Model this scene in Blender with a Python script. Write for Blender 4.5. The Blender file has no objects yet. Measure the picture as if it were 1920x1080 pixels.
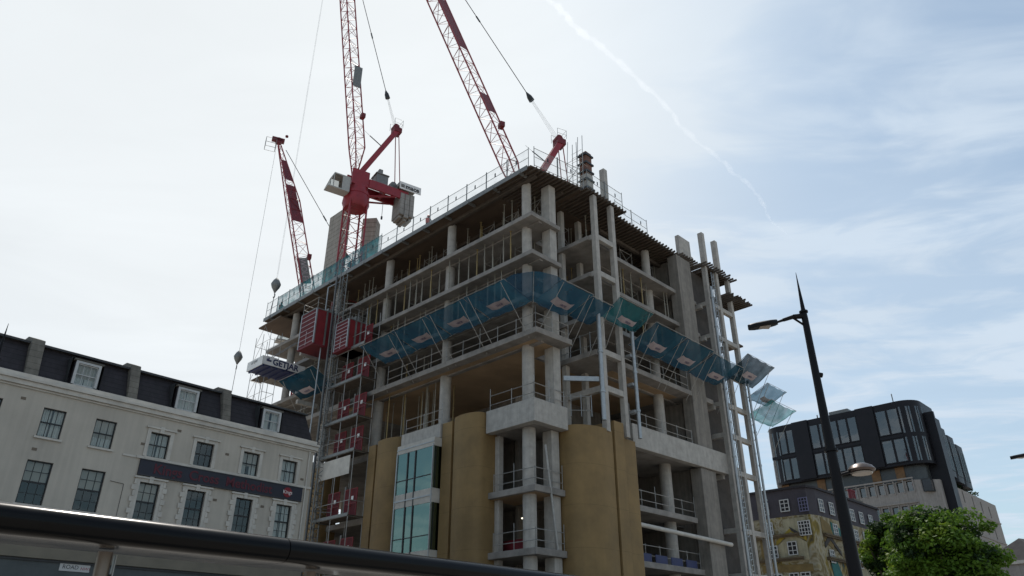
import bpy, math, random
from mathutils import Vector, Matrix
R = math.radians
rnd = random.Random(7)
SC = bpy.context.scene
COL = SC.collection

# ------------------------------------------------------------------ camera, sky, sun, exposure
F_PIX, PITCH, EYE = 1378.0, R(26.95), 1.6
cam_d = bpy.data.cameras.new('camera'); cam = bpy.data.objects.new('camera', cam_d); COL.objects.link(cam)
cam_d.sensor_width = 36.0; cam_d.lens = 36.0 * F_PIX / 1920.0
cam_d.clip_start = 0.1; cam_d.clip_end = 20000
cam.location = (0, 0, EYE); cam.rotation_euler = (R(90) + PITCH, 0, 0)
SC.camera = cam
SC.view_settings.view_transform = 'Standard'; SC.view_settings.look = 'None'
SC.view_settings.exposure = 0.22; SC.view_settings.gamma = 1.0; SC.view_settings.use_curve_mapping = False
SC.render.resolution_x = 1024; SC.render.resolution_y = 576

SUN_EL, SUN_AZ = R(60), R(-8)          # azimuth from +Y towards +X
sun_dir = Vector((math.sin(SUN_AZ) * math.cos(SUN_EL), math.cos(SUN_AZ) * math.cos(SUN_EL), math.sin(SUN_EL)))
sd = bpy.data.lights.new('sun', 'SUN'); sd.energy = 2.6; sd.angle = R(0.5); sd.color = (1.0, 0.94, 0.86)
so = bpy.data.objects.new('sun', sd); COL.objects.link(so)
so.rotation_euler = sun_dir.to_track_quat('Z', 'Y').to_euler()

def pix_ray(x, y):
    X, Y = (x - 960) / F_PIX, (540 - y) / F_PIX
    return Vector((X, math.cos(PITCH) - Y * math.sin(PITCH), math.sin(PITCH) + Y * math.cos(PITCH)))

world = bpy.data.worlds.new("World"); SC.world = world; world.use_nodes = True
def build_world():
    nt = world.node_tree; N = nt.nodes; L = nt.links; N.clear()
    out = N.new('ShaderNodeOutputWorld'); bg = N.new('ShaderNodeBackground')
    sky = N.new('ShaderNodeTexSky'); sky.sky_type = 'NISHITA'; sky.sun_disc = False
    sky.sun_elevation = SUN_EL; sky.sun_rotation = SUN_AZ; sky.dust_density = 1.6; sky.ozone_density = 1.0; sky.air_density = 1.0
    tc = N.new('ShaderNodeTexCoord')
    def vm(op, a, b=None):
        n = N.new('ShaderNodeVectorMath'); n.operation = op
        for i, v in enumerate((a, b)):
            if v is None: continue
            if hasattr(v, 'links') or hasattr(v, 'is_output'): L.new(v, n.inputs[i])
            else: n.inputs[i].default_value = v
        return n
    def mt(op, a, b=0.0, clamp=False):
        n = N.new('ShaderNodeMath'); n.operation = op; n.use_clamp = clamp
        for i, v in enumerate((a, b)):
            if hasattr(v, 'is_output'): L.new(v, n.inputs[i])
            else: n.inputs[i].default_value = v
        return n.outputs[0]
    d = vm('NORMALIZE', tc.outputs['Generated']).outputs[0]
    sep = N.new('ShaderNodeSeparateXYZ'); L.new(d, sep.inputs[0])
    z = mt('MAXIMUM', sep.outputs[2], 0.06)
    cmb = N.new('ShaderNodeCombineXYZ')
    L.new(mt('DIVIDE', sep.outputs[0], z), cmb.inputs[0]); L.new(mt('DIVIDE', sep.outputs[1], z), cmb.inputs[1])
    def cloud(scale, sx, sy, rot, seed, detail, dist=0.0):
        mp = N.new('ShaderNodeMapping'); mp.inputs['Scale'].default_value = (sx, sy, 1); mp.inputs['Rotation'].default_value = (0, 0, rot)
        mp.inputs['Location'].default_value = (seed, seed * .7, 0)
        L.new(cmb.outputs[0], mp.inputs[0])
        n = N.new('ShaderNodeTexNoise'); n.inputs['Scale'].default_value = scale; n.inputs['Detail'].default_value = detail
        n.inputs['Roughness'].default_value = .55; n.inputs['Distortion'].default_value = dist
        L.new(mp.outputs[0], n.inputs['Vector']); return n.outputs[0]
    c1 = cloud(0.95, 1.0, 1.9, R(38), 4.6, 6, .7); c2 = cloud(2.6, 0.9, 1.6, R(30), 8.3, 7, 1.0)
    g = pix_ray(470, 210).normalized()
    dot = vm('DOT_PRODUCT', d, tuple(g)).outputs['Value']
    mr = N.new('ShaderNodeMapRange'); mr.interpolation_type = 'SMOOTHSTEP'
    mr.inputs['From Min'].default_value = math.cos(R(44)); mr.inputs['From Max'].default_value = math.cos(R(9))
    L.new(dot, mr.inputs['Value']); haze = mr.outputs[0]
    # thin cloud streaks low in the sky to the right of the tower
    g2 = pix_ray(1640, 640).normalized()
    dot2 = vm('DOT_PRODUCT', d, tuple(g2)).outputs['Value']
    mr2 = N.new('ShaderNodeMapRange'); mr2.interpolation_type = 'SMOOTHSTEP'
    mr2.inputs['From Min'].default_value = math.cos(R(19)); mr2.inputs['From Max'].default_value = math.cos(R(4))
    L.new(dot2, mr2.inputs['Value'])
    n = mt('ADD', mt('MULTIPLY', c1, .62), mt('MULTIPLY', c2, .38))
    st = N.new('ShaderNodeMapRange'); st.interpolation_type = 'SMOOTHSTEP'
    st.inputs['From Min'].default_value = .44; st.inputs['From Max'].default_value = .63; L.new(n, st.inputs['Value'])
    bias = mt('ADD', mt('MULTIPLY', haze, 1.0), mt('MULTIPLY', mr2.outputs[0], .34))
    fac = mt('ADD', bias, mt('MULTIPLY', st.outputs[0], .66))
    fac = mt('ADD', fac, .20)
    fac = mt('MINIMUM', fac, .98)
    # cloud brightness: brighter towards the sun's part of the sky
    br = N.new('ShaderNodeMix'); br.data_type = 'RGBA'
    br.inputs['A'].default_value = (.54, .63, .73, 1); br.inputs['B'].default_value = (.75, .785, .805, 1)
    L.new(haze, br.inputs['Factor'])
    skm = N.new('ShaderNodeMix'); skm.data_type = 'RGBA'; skm.blend_type = 'MULTIPLY'; skm.inputs['Factor'].default_value = 1
    L.new(sky.outputs[0], skm.inputs['A']); skm.inputs['B'].default_value = (1.0, 1.14, 1.10, 1)
    S = 0.10
    cd = N.new('ShaderNodeMix'); cd.data_type = 'RGBA'; cd.blend_type = 'MULTIPLY'; cd.inputs['Factor'].default_value = 1
    vr = N.new('ShaderNodeMapRange'); vr.inputs['From Min'].default_value = .3; vr.inputs['From Max'].default_value = .7; vr.inputs['To Min'].default_value = .955; vr.inputs['To Max'].default_value = 1.05; L.new(c1, vr.inputs['Value'])
    bv = N.new('ShaderNodeMix'); bv.data_type = 'RGBA'; bv.blend_type = 'MULTIPLY'; bv.clamp_result = False; bv.inputs['Factor'].default_value = 1; L.new(br.outputs['Result'], bv.inputs['A']); L.new(vr.outputs[0], bv.inputs['B'])
    L.new(bv.outputs['Result'], cd.inputs['A']); cd.inputs['B'].default_value = (1 / S, 1 / S, 1 / S, 1); cd.clamp_result = False
    mx = N.new('ShaderNodeMix'); mx.data_type = 'RGBA'
    L.new(fac, mx.inputs['Factor']); L.new(skm.outputs['Result'], mx.inputs['A']); L.new(cd.outputs['Result'], mx.inputs['B'])
    L.new(mx.outputs['Result'], bg.inputs['Color']); bg.inputs['Strength'].default_value = S
    L.new(bg.outputs[0], out.inputs['Surface'])
build_world()

# ------------------------------------------------------------------ materials
MATS = {}
def mat(name, col, rough=.8, var=.0, scale=3.0, metal=0.0, spec=.4, stretch=(1, 1, 1), bump=0.0, bump_scale=20, col2=None, coat=0.0, streak=0.0):
    """procedural: base colour broken up by object-space noise, optional vertical streaks and bump"""
    if name in MATS: return MATS[name]
    m = bpy.data.materials.new(name); m.use_nodes = True; MATS[name] = m
    nt = m.node_tree; N = nt.nodes; L = nt.links
    b = N['Principled BSDF']; b.inputs['Base Color'].default_value = (*col, 1); b.inputs['Roughness'].default_value = rough
    b.inputs['Metallic'].default_value = metal; b.inputs['Specular IOR Level'].default_value = spec
    if coat: b.inputs['Coat Weight'].default_value = coat; b.inputs['Coat Roughness'].default_value = .06
    tc = N.new('ShaderNodeTexCoord')
    if var or col2:
        mp = N.new('ShaderNodeMapping'); mp.inputs['Scale'].default_value = stretch; L.new(tc.outputs['Object'], mp.inputs[0])
        n = N.new('ShaderNodeTexNoise'); n.inputs['Scale'].default_value = scale; n.inputs['Detail'].default_value = 8; n.inputs['Roughness'].default_value = .62
        L.new(mp.outputs[0], n.inputs['Vector'])
        r = N.new('ShaderNodeValToRGB'); r.color_ramp.elements[0].position = .3; r.color_ramp.elements[1].position = .72
        c2 = col2 or tuple(min(1, c * (1 + var)) for c in col); c1 = col if col2 else tuple(c * (1 - var) for c in col)
        r.color_ramp.elements[0].color = (*c1, 1); r.color_ramp.elements[1].color = (*c2, 1)
        L.new(n.outputs[0], r.inputs[0]); last = r.outputs[0]
        if streak:
            mp2 = N.new('ShaderNodeMapping'); mp2.inputs['Scale'].default_value = (1, 1, .06); L.new(tc.outputs['Object'], mp2.inputs[0])
            n2 = N.new('ShaderNodeTexNoise'); n2.inputs['Scale'].default_value = 4.5; n2.inputs['Detail'].default_value = 6; L.new(mp2.outputs[0], n2.inputs['Vector'])
            r2 = N.new('ShaderNodeMapRange'); r2.inputs['From Min'].default_value = .35; r2.inputs['From Max'].default_value = .65
            r2.inputs['To Min'].default_value = 1 - streak; r2.inputs['To Max'].default_value = 1.0; L.new(n2.outputs[0], r2.inputs[0])
            mm = N.new('ShaderNodeMix'); mm.data_type = 'RGBA'; mm.blend_type = 'MULTIPLY'; mm.inputs['Factor'].default_value = 1
            L.new(last, mm.inputs['A']); L.new(r2.outputs[0], mm.inputs['B']); last = mm.outputs['Result']
        L.new(last, b.inputs['Base Color'])
        rr = N.new('ShaderNodeMapRange'); rr.inputs['To Min'].default_value = max(.02, rough - .12); rr.inputs['To Max'].default_value = min(1, rough + .1)
        L.new(n.outputs[0], rr.inputs[0]); L.new(rr.outputs[0], b.inputs['Roughness'])
    if bump:
        nb = N.new('ShaderNodeTexNoise'); nb.inputs['Scale'].default_value = bump_scale; nb.inputs['Detail'].default_value = 5
        L.new(tc.outputs['Object'], nb.inputs['Vector'])
        bp = N.new('ShaderNodeBump'); bp.inputs['Strength'].default_value = bump; bp.inputs['Distance'].default_value = .03
        L.new(nb.outputs[0], bp.inputs['Height']); L.new(bp.outputs[0], b.inputs['Normal'])
    return m

def mat_banded(name, col, lines, rough=.8, var=.2, axis=2, period=1.2, width=.04, dark=.6, scale=2.0, streak=.2):
    """concrete / cladding with casting joints at a period along one axis"""
    m = mat(name, col, rough, var, scale, streak=streak, bump=.15)
    if lines:
        nt = m.node_tree; N = nt.nodes; L = nt.links; b = N['Principled BSDF']
        src = b.inputs['Base Color'].links[0].from_socket
        tc = N.new('ShaderNodeTexCoord'); sp = N.new('ShaderNodeSeparateXYZ'); L.new(tc.outputs['Object'], sp.inputs[0])
        mo = N.new('ShaderNodeMath'); mo.operation = 'PINGPONG'; L.new(sp.outputs[axis], mo.inputs[0]); mo.inputs[1].default_value = period / 2
        lt = N.new('ShaderNodeMath'); lt.operation = 'LESS_THAN'; L.new(mo.outputs[0], lt.inputs[0]); lt.inputs[1].default_value = width / 2
        mm = N.new('ShaderNodeMix'); mm.data_type = 'RGBA'; mm.blend_type = 'MULTIPLY'
        L.new(lt.outputs[0], mm.inputs['Factor']); L.new(src, mm.inputs['A']); mm.inputs['B'].default_value = (dark, dark, dark, 1)
        L.new(mm.outputs['Result'], b.inputs['Base Color'])
    return m

def mat_net(name, col, opacity, var=.25, trans=.6, scale=1.6, col2=None):
    """woven debris net: part see-through, folds and dust patches change how dense it reads"""
    if name in MATS: return MATS[name]
    m = bpy.data.materials.new(name); m.use_nodes = True; MATS[name] = m
    nt = m.node_tree; N = nt.nodes; L = nt.links; N.clear()
    out = N.new('ShaderNodeOutputMaterial'); t = N.new('ShaderNodeBsdfTransparent'); d = N.new('ShaderNodeBsdfDiffuse'); tl = N.new('ShaderNodeBsdfTranslucent')
    tc = N.new('ShaderNodeTexCoord'); n = N.new('ShaderNodeTexNoise'); n.inputs['Scale'].default_value = scale; n.inputs['Detail'].default_value = 6
    L.new(tc.outputs['Object'], n.inputs['Vector'])
    r = N.new('ShaderNodeValToRGB'); r.color_ramp.elements[0].position = .35; r.color_ramp.elements[1].position = .68
    r.color_ramp.elements[0].color = (*col, 1); r.color_ramp.elements[1].color = (*(col2 or tuple(min(1, c * 1.5) for c in col)), 1)
    L.new(n.outputs[0], r.inputs[0]); L.new(r.outputs[0], d.inputs[0]); L.new(r.outputs[0], tl.inputs[0])
    a = N.new('ShaderNodeMixShader'); a.inputs[0].default_value = trans; L.new(d.outputs[0], a.inputs[1]); L.new(tl.outputs[0], a.inputs[2])
    mr = N.new('ShaderNodeMapRange'); mr.inputs['From Min'].default_value = .3; mr.inputs['From Max'].default_value = .7
    mr.inputs['To Min'].default_value = max(0, opacity - var); mr.inputs['To Max'].default_value = min(1, opacity + var)
    n2 = N.new('ShaderNodeTexNoise'); n2.inputs['Scale'].default_value = scale * 1.7; n2.inputs['Detail'].default_value = 4; L.new(tc.outputs['Object'], n2.inputs['Vector'])
    L.new(n2.outputs[0], mr.inputs[0])
    mx = N.new('ShaderNodeMixShader'); L.new(mr.outputs[0], mx.inputs[0]); L.new(t.outputs[0], mx.inputs[1]); L.new(a.outputs[0], mx.inputs[2])
    L.new(mx.outputs[0], out.inputs['Surface']); return m

def mat_glass(name, tint, see=.5, rough=.02):
    """window glass: a glossy coat over a part-clear pane"""
    if name in MATS: return MATS[name]
    m = bpy.data.materials.new(name); m.use_nodes = True; MATS[name] = m
    nt = m.node_tree; N = nt.nodes; L = nt.links; N.clear()
    out = N.new('ShaderNodeOutputMaterial'); t = N.new('ShaderNodeBsdfTransparent'); t.inputs[0].default_value = (*[min(1, .55 + .5 * c) for c in tint], 1)
    g = N.new('ShaderNodeBsdfGlossy'); g.inputs['Color'].default_value = (*tint, 1); g.inputs['Roughness'].default_value = rough
    tc = N.new('ShaderNodeTexCoord'); n = N.new('ShaderNodeTexNoise'); n.inputs['Scale'].default_value = .9; L.new(tc.outputs['Object'], n.inputs['Vector'])
    bp = N.new('ShaderNodeBump'); bp.inputs['Strength'].default_value = .06; bp.inputs['Distance'].default_value = .05; L.new(n.outputs[0], bp.inputs['Height']); L.new(bp.outputs[0], g.inputs['Normal'])
    mx = N.new('ShaderNodeMixShader'); mx.inputs[0].default_value = 1 - see; L.new(t.outputs[0], mx.inputs[1]); L.new(g.outputs[0], mx.inputs[2])
    L.new(mx.outputs[0], out.inputs['Surface']); return m

CONC = mat('concrete', (.24, .215, .185), .85, .22, 1.3, streak=.25, bump=.12)
SLAB = mat('slab_concrete', (.255, .232, .208), .88, .34, .8, bump=.12)
COLM = mat_banded('column_concrete', (.42, .39, .35), True, .82, .18, 2, 1.6, .025, .9, 2.0, .12)
BOARD = mat_banded('board_marked_concrete', (.38, .345, .30), True, .88, .2, 2, .62, .07, .55)
SLABW = mat('warm_lit_concrete_tint', (.40, .275, .165), .85, .22, .35, bump=.1)  # slab colour with warm bounce light painted in
PLY = mat('shuttering_ply', (.105, .072, .048), .8, .3, .9, stretch=(1, .3, 1))
JOIST = mat('timber_joist', (.095, .075, .058), .85, .3, 2)
GOLD = mat_banded('gold_board', (.24, .155, .064), True, .74, .22, 2, 2.7, .035, .8, .5, .05)
GOLDG = mat('gold_groove', (.07, .045, .02), .9)
RED = mat('red_paint', (.27, .018, .026), .45, .18, 2, spec=.5)
REDD = mat('dark_red_paint', (.15, .018, .024), .6, .25, 1.5)
REDMESH = mat('red_mesh', (.115, .015, .019), .8, .3, 1.5)
CAGER = mat('cage_red', (.20, .016, .02), .55, .25, 1.2)
GREY = mat('grey_steel', (.20, .20, .19), .5, .2, 3, metal=.3)
GALV = mat('galvanised_steel', (.38, .39, .39), .38, .15, 4, metal=.55)
DARK = mat('dark_steel', (.035, .035, .037), .5, .3, 3)
ROPE = mat('wire_rope', (.06, .055, .055), .5)
TUBE = mat('scaffold_tube', (.34, .33, .31), .45, .25, 5, metal=.35)
PROP = mat('prop_tube', (.30, .275, .22), .55, .3, 4, metal=.2)
PROPY = mat('prop_yellow', (.32, .235, .10), .6, .3, 4)
CWT = mat_banded('counterweight_concrete', (.33, .31, .28), True, .85, .15, 2, .7, .05, .6)
CABM = mat('cab_panel', (.42, .41, .38), .5, .12, 4)
WHITE = mat('white_paint', (.76, .75, .72), .5, .08, 2)
NAVY = mat('navy_panel', (.03, .04, .11), .6, .2, 2)
BLACK = mat('letter_black', (.02, .02, .022), .6)
NETB = mat_net('blue_net', (.034, .078, .12), .78, .09, .65, .4, col2=(.046, .135, .175))
NETG = mat_net('green_net', (.03, .13, .145), .74, .14, .6, .6, col2=(.045, .20, .20))
NETC = mat_net('clear_net', (.40, .52, .54), .16, .10, .6, .8, col2=(.55, .62, .62))
NETT = mat_net('teal_net', (.03, .17, .20), .62, .22, .6, .9, col2=(.10, .33, .36))
STUCCO = mat('stucco', (.475, .43, .365), .9, .13, .28, streak=.09, bump=.08, bump_scale=40)
TRIM = mat('stucco_trim', (.52, .485, .43), .85, .16, 1.4)
SLATE = mat_banded('slate', (.026, .022, .026), True, .75, .35, 2, .28, .03, .45, 3)
STONE = mat_banded('party_wall_stone', (.17, .155, .13), True, .9, .3, 2, .35, .03, .6)
CURT = mat('curtain_cloth', (.72, .74, .70), .9, .12, 3)
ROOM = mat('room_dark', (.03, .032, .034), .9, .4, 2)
SASH = mat('black_sash', (.02, .02, .021), .5)
SASHW = mat('white_sash', (.45, .45, .44), .55, .1, 3)
PANE = mat_glass('pane_glass', (.42, .45, .43), .84)
CGLASS = mat_glass('curtain_wall_glass', (.21, .295, .255), .25)
HGLASS = mat_glass('hotel_glass', (.20, .195, .185), .25)
BLK = mat('black_cladding', (.010, .009, .012), .45, .3, .6, spec=.25)
HCONC = mat_banded('hotel_concrete', (.32, .29, .265), False, .88, .12, .5)
GLOSSB = mat('black_gloss', (.0035, .0035, .004), .24, .3, 1.5, spec=.16)
STEELP = mat('brushed_post', (.20, .17, .145), .38, .2, 6, metal=.7, stretch=(1, 1, .15))
POSTB = mat('lamp_black', (.004, .0035, .0045), .5, .25, 4, spec=.2)
LENS = mat('lamp_lens', (.30, .26, .22), .3)
HIVIS = mat('hivis_cloth', (.45, .06, .05), .8)
SKIN = mat('skin', (.35, .2, .14), .6)
CLOTH = mat('dark_cloth', (.03, .035, .05), .9)
HAT = mat('hard_hat', (.6, .08, .05), .4)
BANNER = mat('banner', (.42, .36, .38), .8, .12, 3)
BTXT = mat('banner_ink', (.10, .09, .17), .8)
ASPH = mat('asphalt', (.05, .05, .052), .9, .25, 1.2, bump=.2)
PAVE = mat_banded('paving', (.28, .26, .235), True, .85, .15, 0, .6, .012, .6)
GROUND = mat('ground_dust', (.37, .335, .29), .95, .25, .2)

# ------------------------------------------------------------------ mesh helpers
class MB:
    def __init__(s): s.v = []; s.f = []; s.mi = []; s.m = 0
    def face(s, *p):
        b = len(s.v); s.v += [tuple(q) for q in p]; s.f.append(tuple(range(b, b + len(p)))); s.mi.append(s.m); return s
    def box(s, x0, x1, y0, y1, z0, z1):
        x0, x1 = min(x0, x1), max(x0, x1); y0, y1 = min(y0, y1), max(y0, y1); z0, z1 = min(z0, z1), max(z0, z1)
        b = len(s.v)
        s.v += [(x, y, z) for z in (z0, z1) for y in (y0, y1) for x in (x0, x1)]
        for q in ((0, 2, 3, 1), (4, 5, 7, 6), (0, 1, 5, 4), (2, 6, 7, 3), (0, 4, 6, 2), (1, 3, 7, 5)):
            s.f.append(tuple(b + i for i in q)); s.mi.append(s.m)
        return s
    def prism(s, poly, z0, z1):
        n = len(poly); ar = sum(poly[i][0] * poly[(i + 1) % n][1] - poly[(i + 1) % n][0] * poly[i][1] for i in range(n))
        if ar < 0: poly = poly[::-1]
        b = len(s.v); s.v += [(x, y, z0) for x, y in poly] + [(x, y, z1) for x, y in poly]
        s.f.append(tuple(b + n - 1 - i for i in range(n))); s.mi.append(s.m)
        s.f.append(tuple(b + n + i for i in range(n))); s.mi.append(s.m)
        for i in range(n):
            j = (i + 1) % n; s.f.append((b + i, b + j, b + n + j, b + n + i)); s.mi.append(s.m)
        return s
    def tube(s, p, q, r, r2=None, n=8, cap=True):
        p, q = Vector(p), Vector(q); d = (q - p)
        if d.length < 1e-6: return s
        d.normalize(); a = d.cross(Vector((0, 0, 1)));
        if a.length < .05: a = d.cross(Vector((1, 0, 0)))
        a.normalize(); c = d.cross(a); b = len(s.v); r2 = r if r2 is None else r2
        for (o, rr) in ((p, r), (q, r2)):
            for i in range(n):
                t = 2 * math.pi * i / n; s.v.append(tuple(o + a * (rr * math.cos(t)) + c * (rr * math.sin(t))))
        for i in range(n):
            j = (i + 1) % n; s.f.append((b + i, b + n + i, b + n + j, b + j)); s.mi.append(s.m)
        if cap:
            s.f.append(tuple(b + i for i in range(n))); s.mi.append(s.m)
            s.f.append(tuple(b + n + n - 1 - i for i in range(n))); s.mi.append(s.m)
        return s
    def bar(s, p, q, w, h=None, up=(0, 0, 1)):
        p, q = Vector(p), Vector(q); d = (q - p).normalized(); h = h or w
        a = d.cross(Vector(up))
        if a.length < .05: a = d.cross(Vector((1, 0, 0)))
        a.normalize(); c = a.cross(d); b = len(s.v)
        for o in (p, q):
            for (i, j) in ((-1, -1), (1, -1), (1, 1), (-1, 1)): s.v.append(tuple(o + a * (w / 2 * i) + c * (h / 2 * j)))
        for k in range(4):
            l = (k + 1) % 4; s.f.append((b + k, b + l, b + 4 + l, b + 4 + k)); s.mi.append(s.m)
        s.f += [(b + 3, b + 2, b + 1, b), (b + 4, b + 5, b + 6, b + 7)]; s.mi += [s.m, s.m]; return s
    def lathe(s, prof, n=16, c=(0, 0)):
        b = len(s.v)
        for (r, z) in prof:
            for i in range(n):
                t = 2 * math.pi * i / n; s.v.append((c[0] + r * math.cos(t), c[1] + r * math.sin(t), z))
        for k in range(len(prof) - 1):
            for i in range(n):
                j = (i + 1) % n; s.f.append((b + k * n + i, b + k * n + j, b + (k + 1) * n + j, b + (k + 1) * n + i)); s.mi.append(s.m)
        s.f.append(tuple(b + n - 1 - i for i in range(n))); s.mi.append(s.m)
        e = b + (len(prof) - 1) * n; s.f.append(tuple(e + i for i in range(n))); s.mi.append(s.m)
        return s
    def grid(s, fn, nu, nv):
        b = len(s.v)
        for j in range(nv + 1):
            for i in range(nu + 1): s.v.append(tuple(fn(i / nu, j / nv)))
        for j in range(nv):
            for i in range(nu):
                k = b + j * (nu + 1) + i; s.f.append((k, k + 1, k + nu + 2, k + nu + 1)); s.mi.append(s.m)
        return s
    def mesh(s, name, mats, smooth=None):
        me = bpy.data.meshes.new(name); me.from_pydata(s.v, [], s.f)
        for m in (mats if isinstance(mats, (list, tuple)) else [mats]): me.materials.append(m)
        if isinstance(mats, (list, tuple)) and len(mats) > 1: me.polygons.foreach_set('material_index', s.mi)
        me.validate(); me.update()
        if smooth:
            me.polygons.foreach_set('use_smooth', [True] * len(me.polygons))
            try: me.set_sharp_from_angle(angle=R(smooth))
            except Exception: pass
        return me
    def build(s, name, mats, parent=None, smooth=None, loc=None, rotz=None, bevel=0, label=None):
        o = bpy.data.objects.new(name, s.mesh(name, mats, smooth)); COL.objects.link(o)
        if parent: o.parent = parent
        if loc is not None: o.location = loc
        if rotz is not None: o.rotation_euler = (0, 0, rotz)
        if bevel:
            bv = o.modifiers.new('bevel', 'BEVEL'); bv.width = bevel; bv.segments = 2; bv.limit_method = 'ANGLE'
        if label: o['label'] = label
        return o

def tag(o, label, cat, group=None, kind=None):
    if label: o['label'] = label
    if cat: o['category'] = cat
    if group: o['group'] = group
    if kind: o['kind'] = kind
    return o
def thing(name, label, cat, loc=(0, 0, 0), rotz=0, group=None):
    o = bpy.data.objects.new(name, None); COL.objects.link(o); o.empty_display_size = .3
    o.location = loc; o.rotation_euler = (0, 0, rotz); return tag(o, label, cat, group)
def structure(o): o['kind'] = 'structure'; return o
def copy_tree(o, parent=None):
    c = o.copy(); COL.objects.link(c)
    if parent: c.parent = parent
    for ch in list(o.children): copy_tree(ch, c)
    return c
def text(name, body, size, m, parent, loc, right, up, depth=.012, align='LEFT', squash=1.0, bold=0.0):
    cu = bpy.data.curves.new(name, 'FONT'); cu.body = body; cu.size = size; cu.extrude = depth; cu.align_x = align; cu.align_y = 'CENTER'; cu.resolution_u = 3; cu.offset = bold
    t = bpy.data.objects.new(name, cu); me = bpy.data.meshes.new_from_object(t); bpy.data.objects.remove(t)
    r, u = Vector(right).normalized(), Vector(up).normalized(); nn = r.cross(u)
    for v in me.vertices:
        c = v.co.copy(); v.co = Vector(loc) + r * (c.x * squash) + u * c.y + nn * c.z
    me.materials.clear(); me.materials.append(m); me.name = name
    o = bpy.data.objects.new(name, me); COL.objects.link(o); o.parent = parent; return o

# ------------------------------------------------------------------ frames of the place
A_T = R(44.6); TH = R(90) - A_T                      # tower: local x along the right face, local y along the left face
LV = Vector((-math.cos(A_T), math.sin(A_T), 0)); RV = Vector((math.sin(A_T), math.cos(A_T), 0))
C0 = Vector((1.48588, 46.97651, 0))
def T(v, u, z=0): return C0 + RV * v + LV * u + Vector((0, 0, z))
B_W = R(41.7); WH = R(90) - B_W                      # terrace and bus shelter: local x along the street, local y away from it
WV = Vector((math.sin(B_W), math.cos(B_W), 0)); WD = Vector((-math.cos(B_W), math.sin(B_W), 0))
P_W = Vector((-12.78389, 47.10724, 0))
def on_dist(x, y, d):
    r = pix_ray(x, y); k = d / math.hypot(r.x, r.y); return Vector((0, 0, EYE)) + r * k

# ------------------------------------------------------------------ ground
g = MB().face((-6000, -6000, 0), (6000, -6000, 0), (6000, 9000, 0), (-6000, 9000, 0)); structure(g.build('ground', GROUND))
rd = MB()
def strip(p, d, n, w0, w1, l0, l1, z): return [tuple(p + d * l + n * w + Vector((0, 0, z))) for (l, w) in ((l0, w0), (l1, w0), (l1, w1), (l0, w1))]
rd.face(*strip(P_W, WV, -WD, 3.5, 17, -200, 200, .004)); structure(rd.build('road', ASPH))
pv = MB(); q = strip(P_W, WV, -WD, .02, 3.5, -200, 0.5, 0); pv.prism([(a[0], a[1]) for a in q], .006, .12); structure(pv.build('pavement', PAVE))
mk = MB()
for k in range(-24, 24):
    mk.face(*strip(P_W, WV, -WD, 10.2, 10.35, k * 6, k * 6 + 3, .009))
structure(mk.build('road_marking', WHITE))

# ------------------------------------------------------------------ the concrete tower under construction
tower = thing('concrete_tower', 'bare concrete office tower under construction with open floors and golden piers', 'building', C0, TH)
Z_S1, Z_S2, Z_BM, Z_SA, Z_S4, Z_S5, Z_S6, Z_DK = 7.5, 11.35, 15.75, 21.8, 24.9, 28.4, 31.7, 35.85
UPPER = [(0, 0), (3.3, 0), (3.3, 2.7), (5.8, 2.7), (5.8, -.7), (9.3, -.7), (9.3, -.3), (22.5, -.3), (22.5, 40), (0, 40)]
SA = [(-.35, -.6), (3.3, -.75), (3.3, 2.7), (5.8, 2.7), (5.8, -.9), (9.3, -.9), (9.3, -.75), (22.5, -.75), (22.5, 40), (-.2, 40)]
LOW = [(.45, .45), (3.4, .45), (3.4, 2.5), (9.5, 2.5), (9.5, -.1), (19, -.1), (19, 2), (22.5, 2), (22.5, 40), (.45, 40)]
LOWB = [(.45, .45), (3.4, .45), (3.4, 2.5), (9.5, 2.5), (9.5, -.1), (18.8, -.1), (18.8, 2), (22.5, 2), (22.5, 40), (.3, 40), (.3, 14)]
for z0, th, poly in ((Z_S1, .42, LOW), (Z_S2, .42, LOWB), (Z_SA, .42, SA), (Z_S4, .36, UPPER), (Z_S5, .36, UPPER), (Z_S6, .36, UPPER)):
    MB().prism(poly, z0, z0 + th).build('floor_slab', SLAB, tower, bevel=.03)
MB().prism([(.5, .4), (3.2, .4), (3.2, 3.0), (9.4, 3.0), (9.4, .4), (18.5, .4), (18.5, 24), (.5, 24)], Z_SA - .012, Z_SA - .003).build('soffit_warm_light', SLABW, tower)  # thin sheets added under the slabs carry the painted warm light
MB().prism([(.7, .7), (3.3, .7), (3.3, 5), (.7, 5)], Z_S2 - .012, Z_S2 - .003).build('soffit_warm_light', SLABW, tower)
MB().prism([(.62, .62), (3.3, .62), (3.3, 2.5), (9.6, 2.5), (9.6, .3), (22.4, .3), (22.4, 40), (.62, 40)], 16.55, 16.95).build('floor_slab', SLAB, tower)
MB().prism([(.603, .603), (3.38, .603), (3.38, 4.4), (.603, 4.4)], Z_BM + .01, Z_BM + .3).build('soffit', SLAB, tower)
MB().prism([(9.8, -.1), (23.2, -.1), (23.2, 5.5), (9.8, 5.5)], Z_BM + .16, Z_BM + .4).build('soffit', SLAB, tower)
# deep edge beams over the two-storey base
eb = MB(); eb.prism([(0, 0), (3.4, 0), (3.4, .6), (.6, .6), (.6, 4.65), (0, 4.65)], Z_BM, 17.35); eb.build('edge_beam', COLM, tower, bevel=.03)
MB().prism([(9.9, -.75), (23.3, -1.0), (23.3, -.45), (10.6, -.15), (9.9, -.15)], Z_BM, 17.5).build('edge_beam', COLM, tower, bevel=.03)
MB().prism([(.05, 8.95), (-.55, 8.95), (-.55, 13.6), (.05, 13.6)], 16.25, 17.3).build('edge_beam', COLM, tower, bevel=.03)
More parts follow.
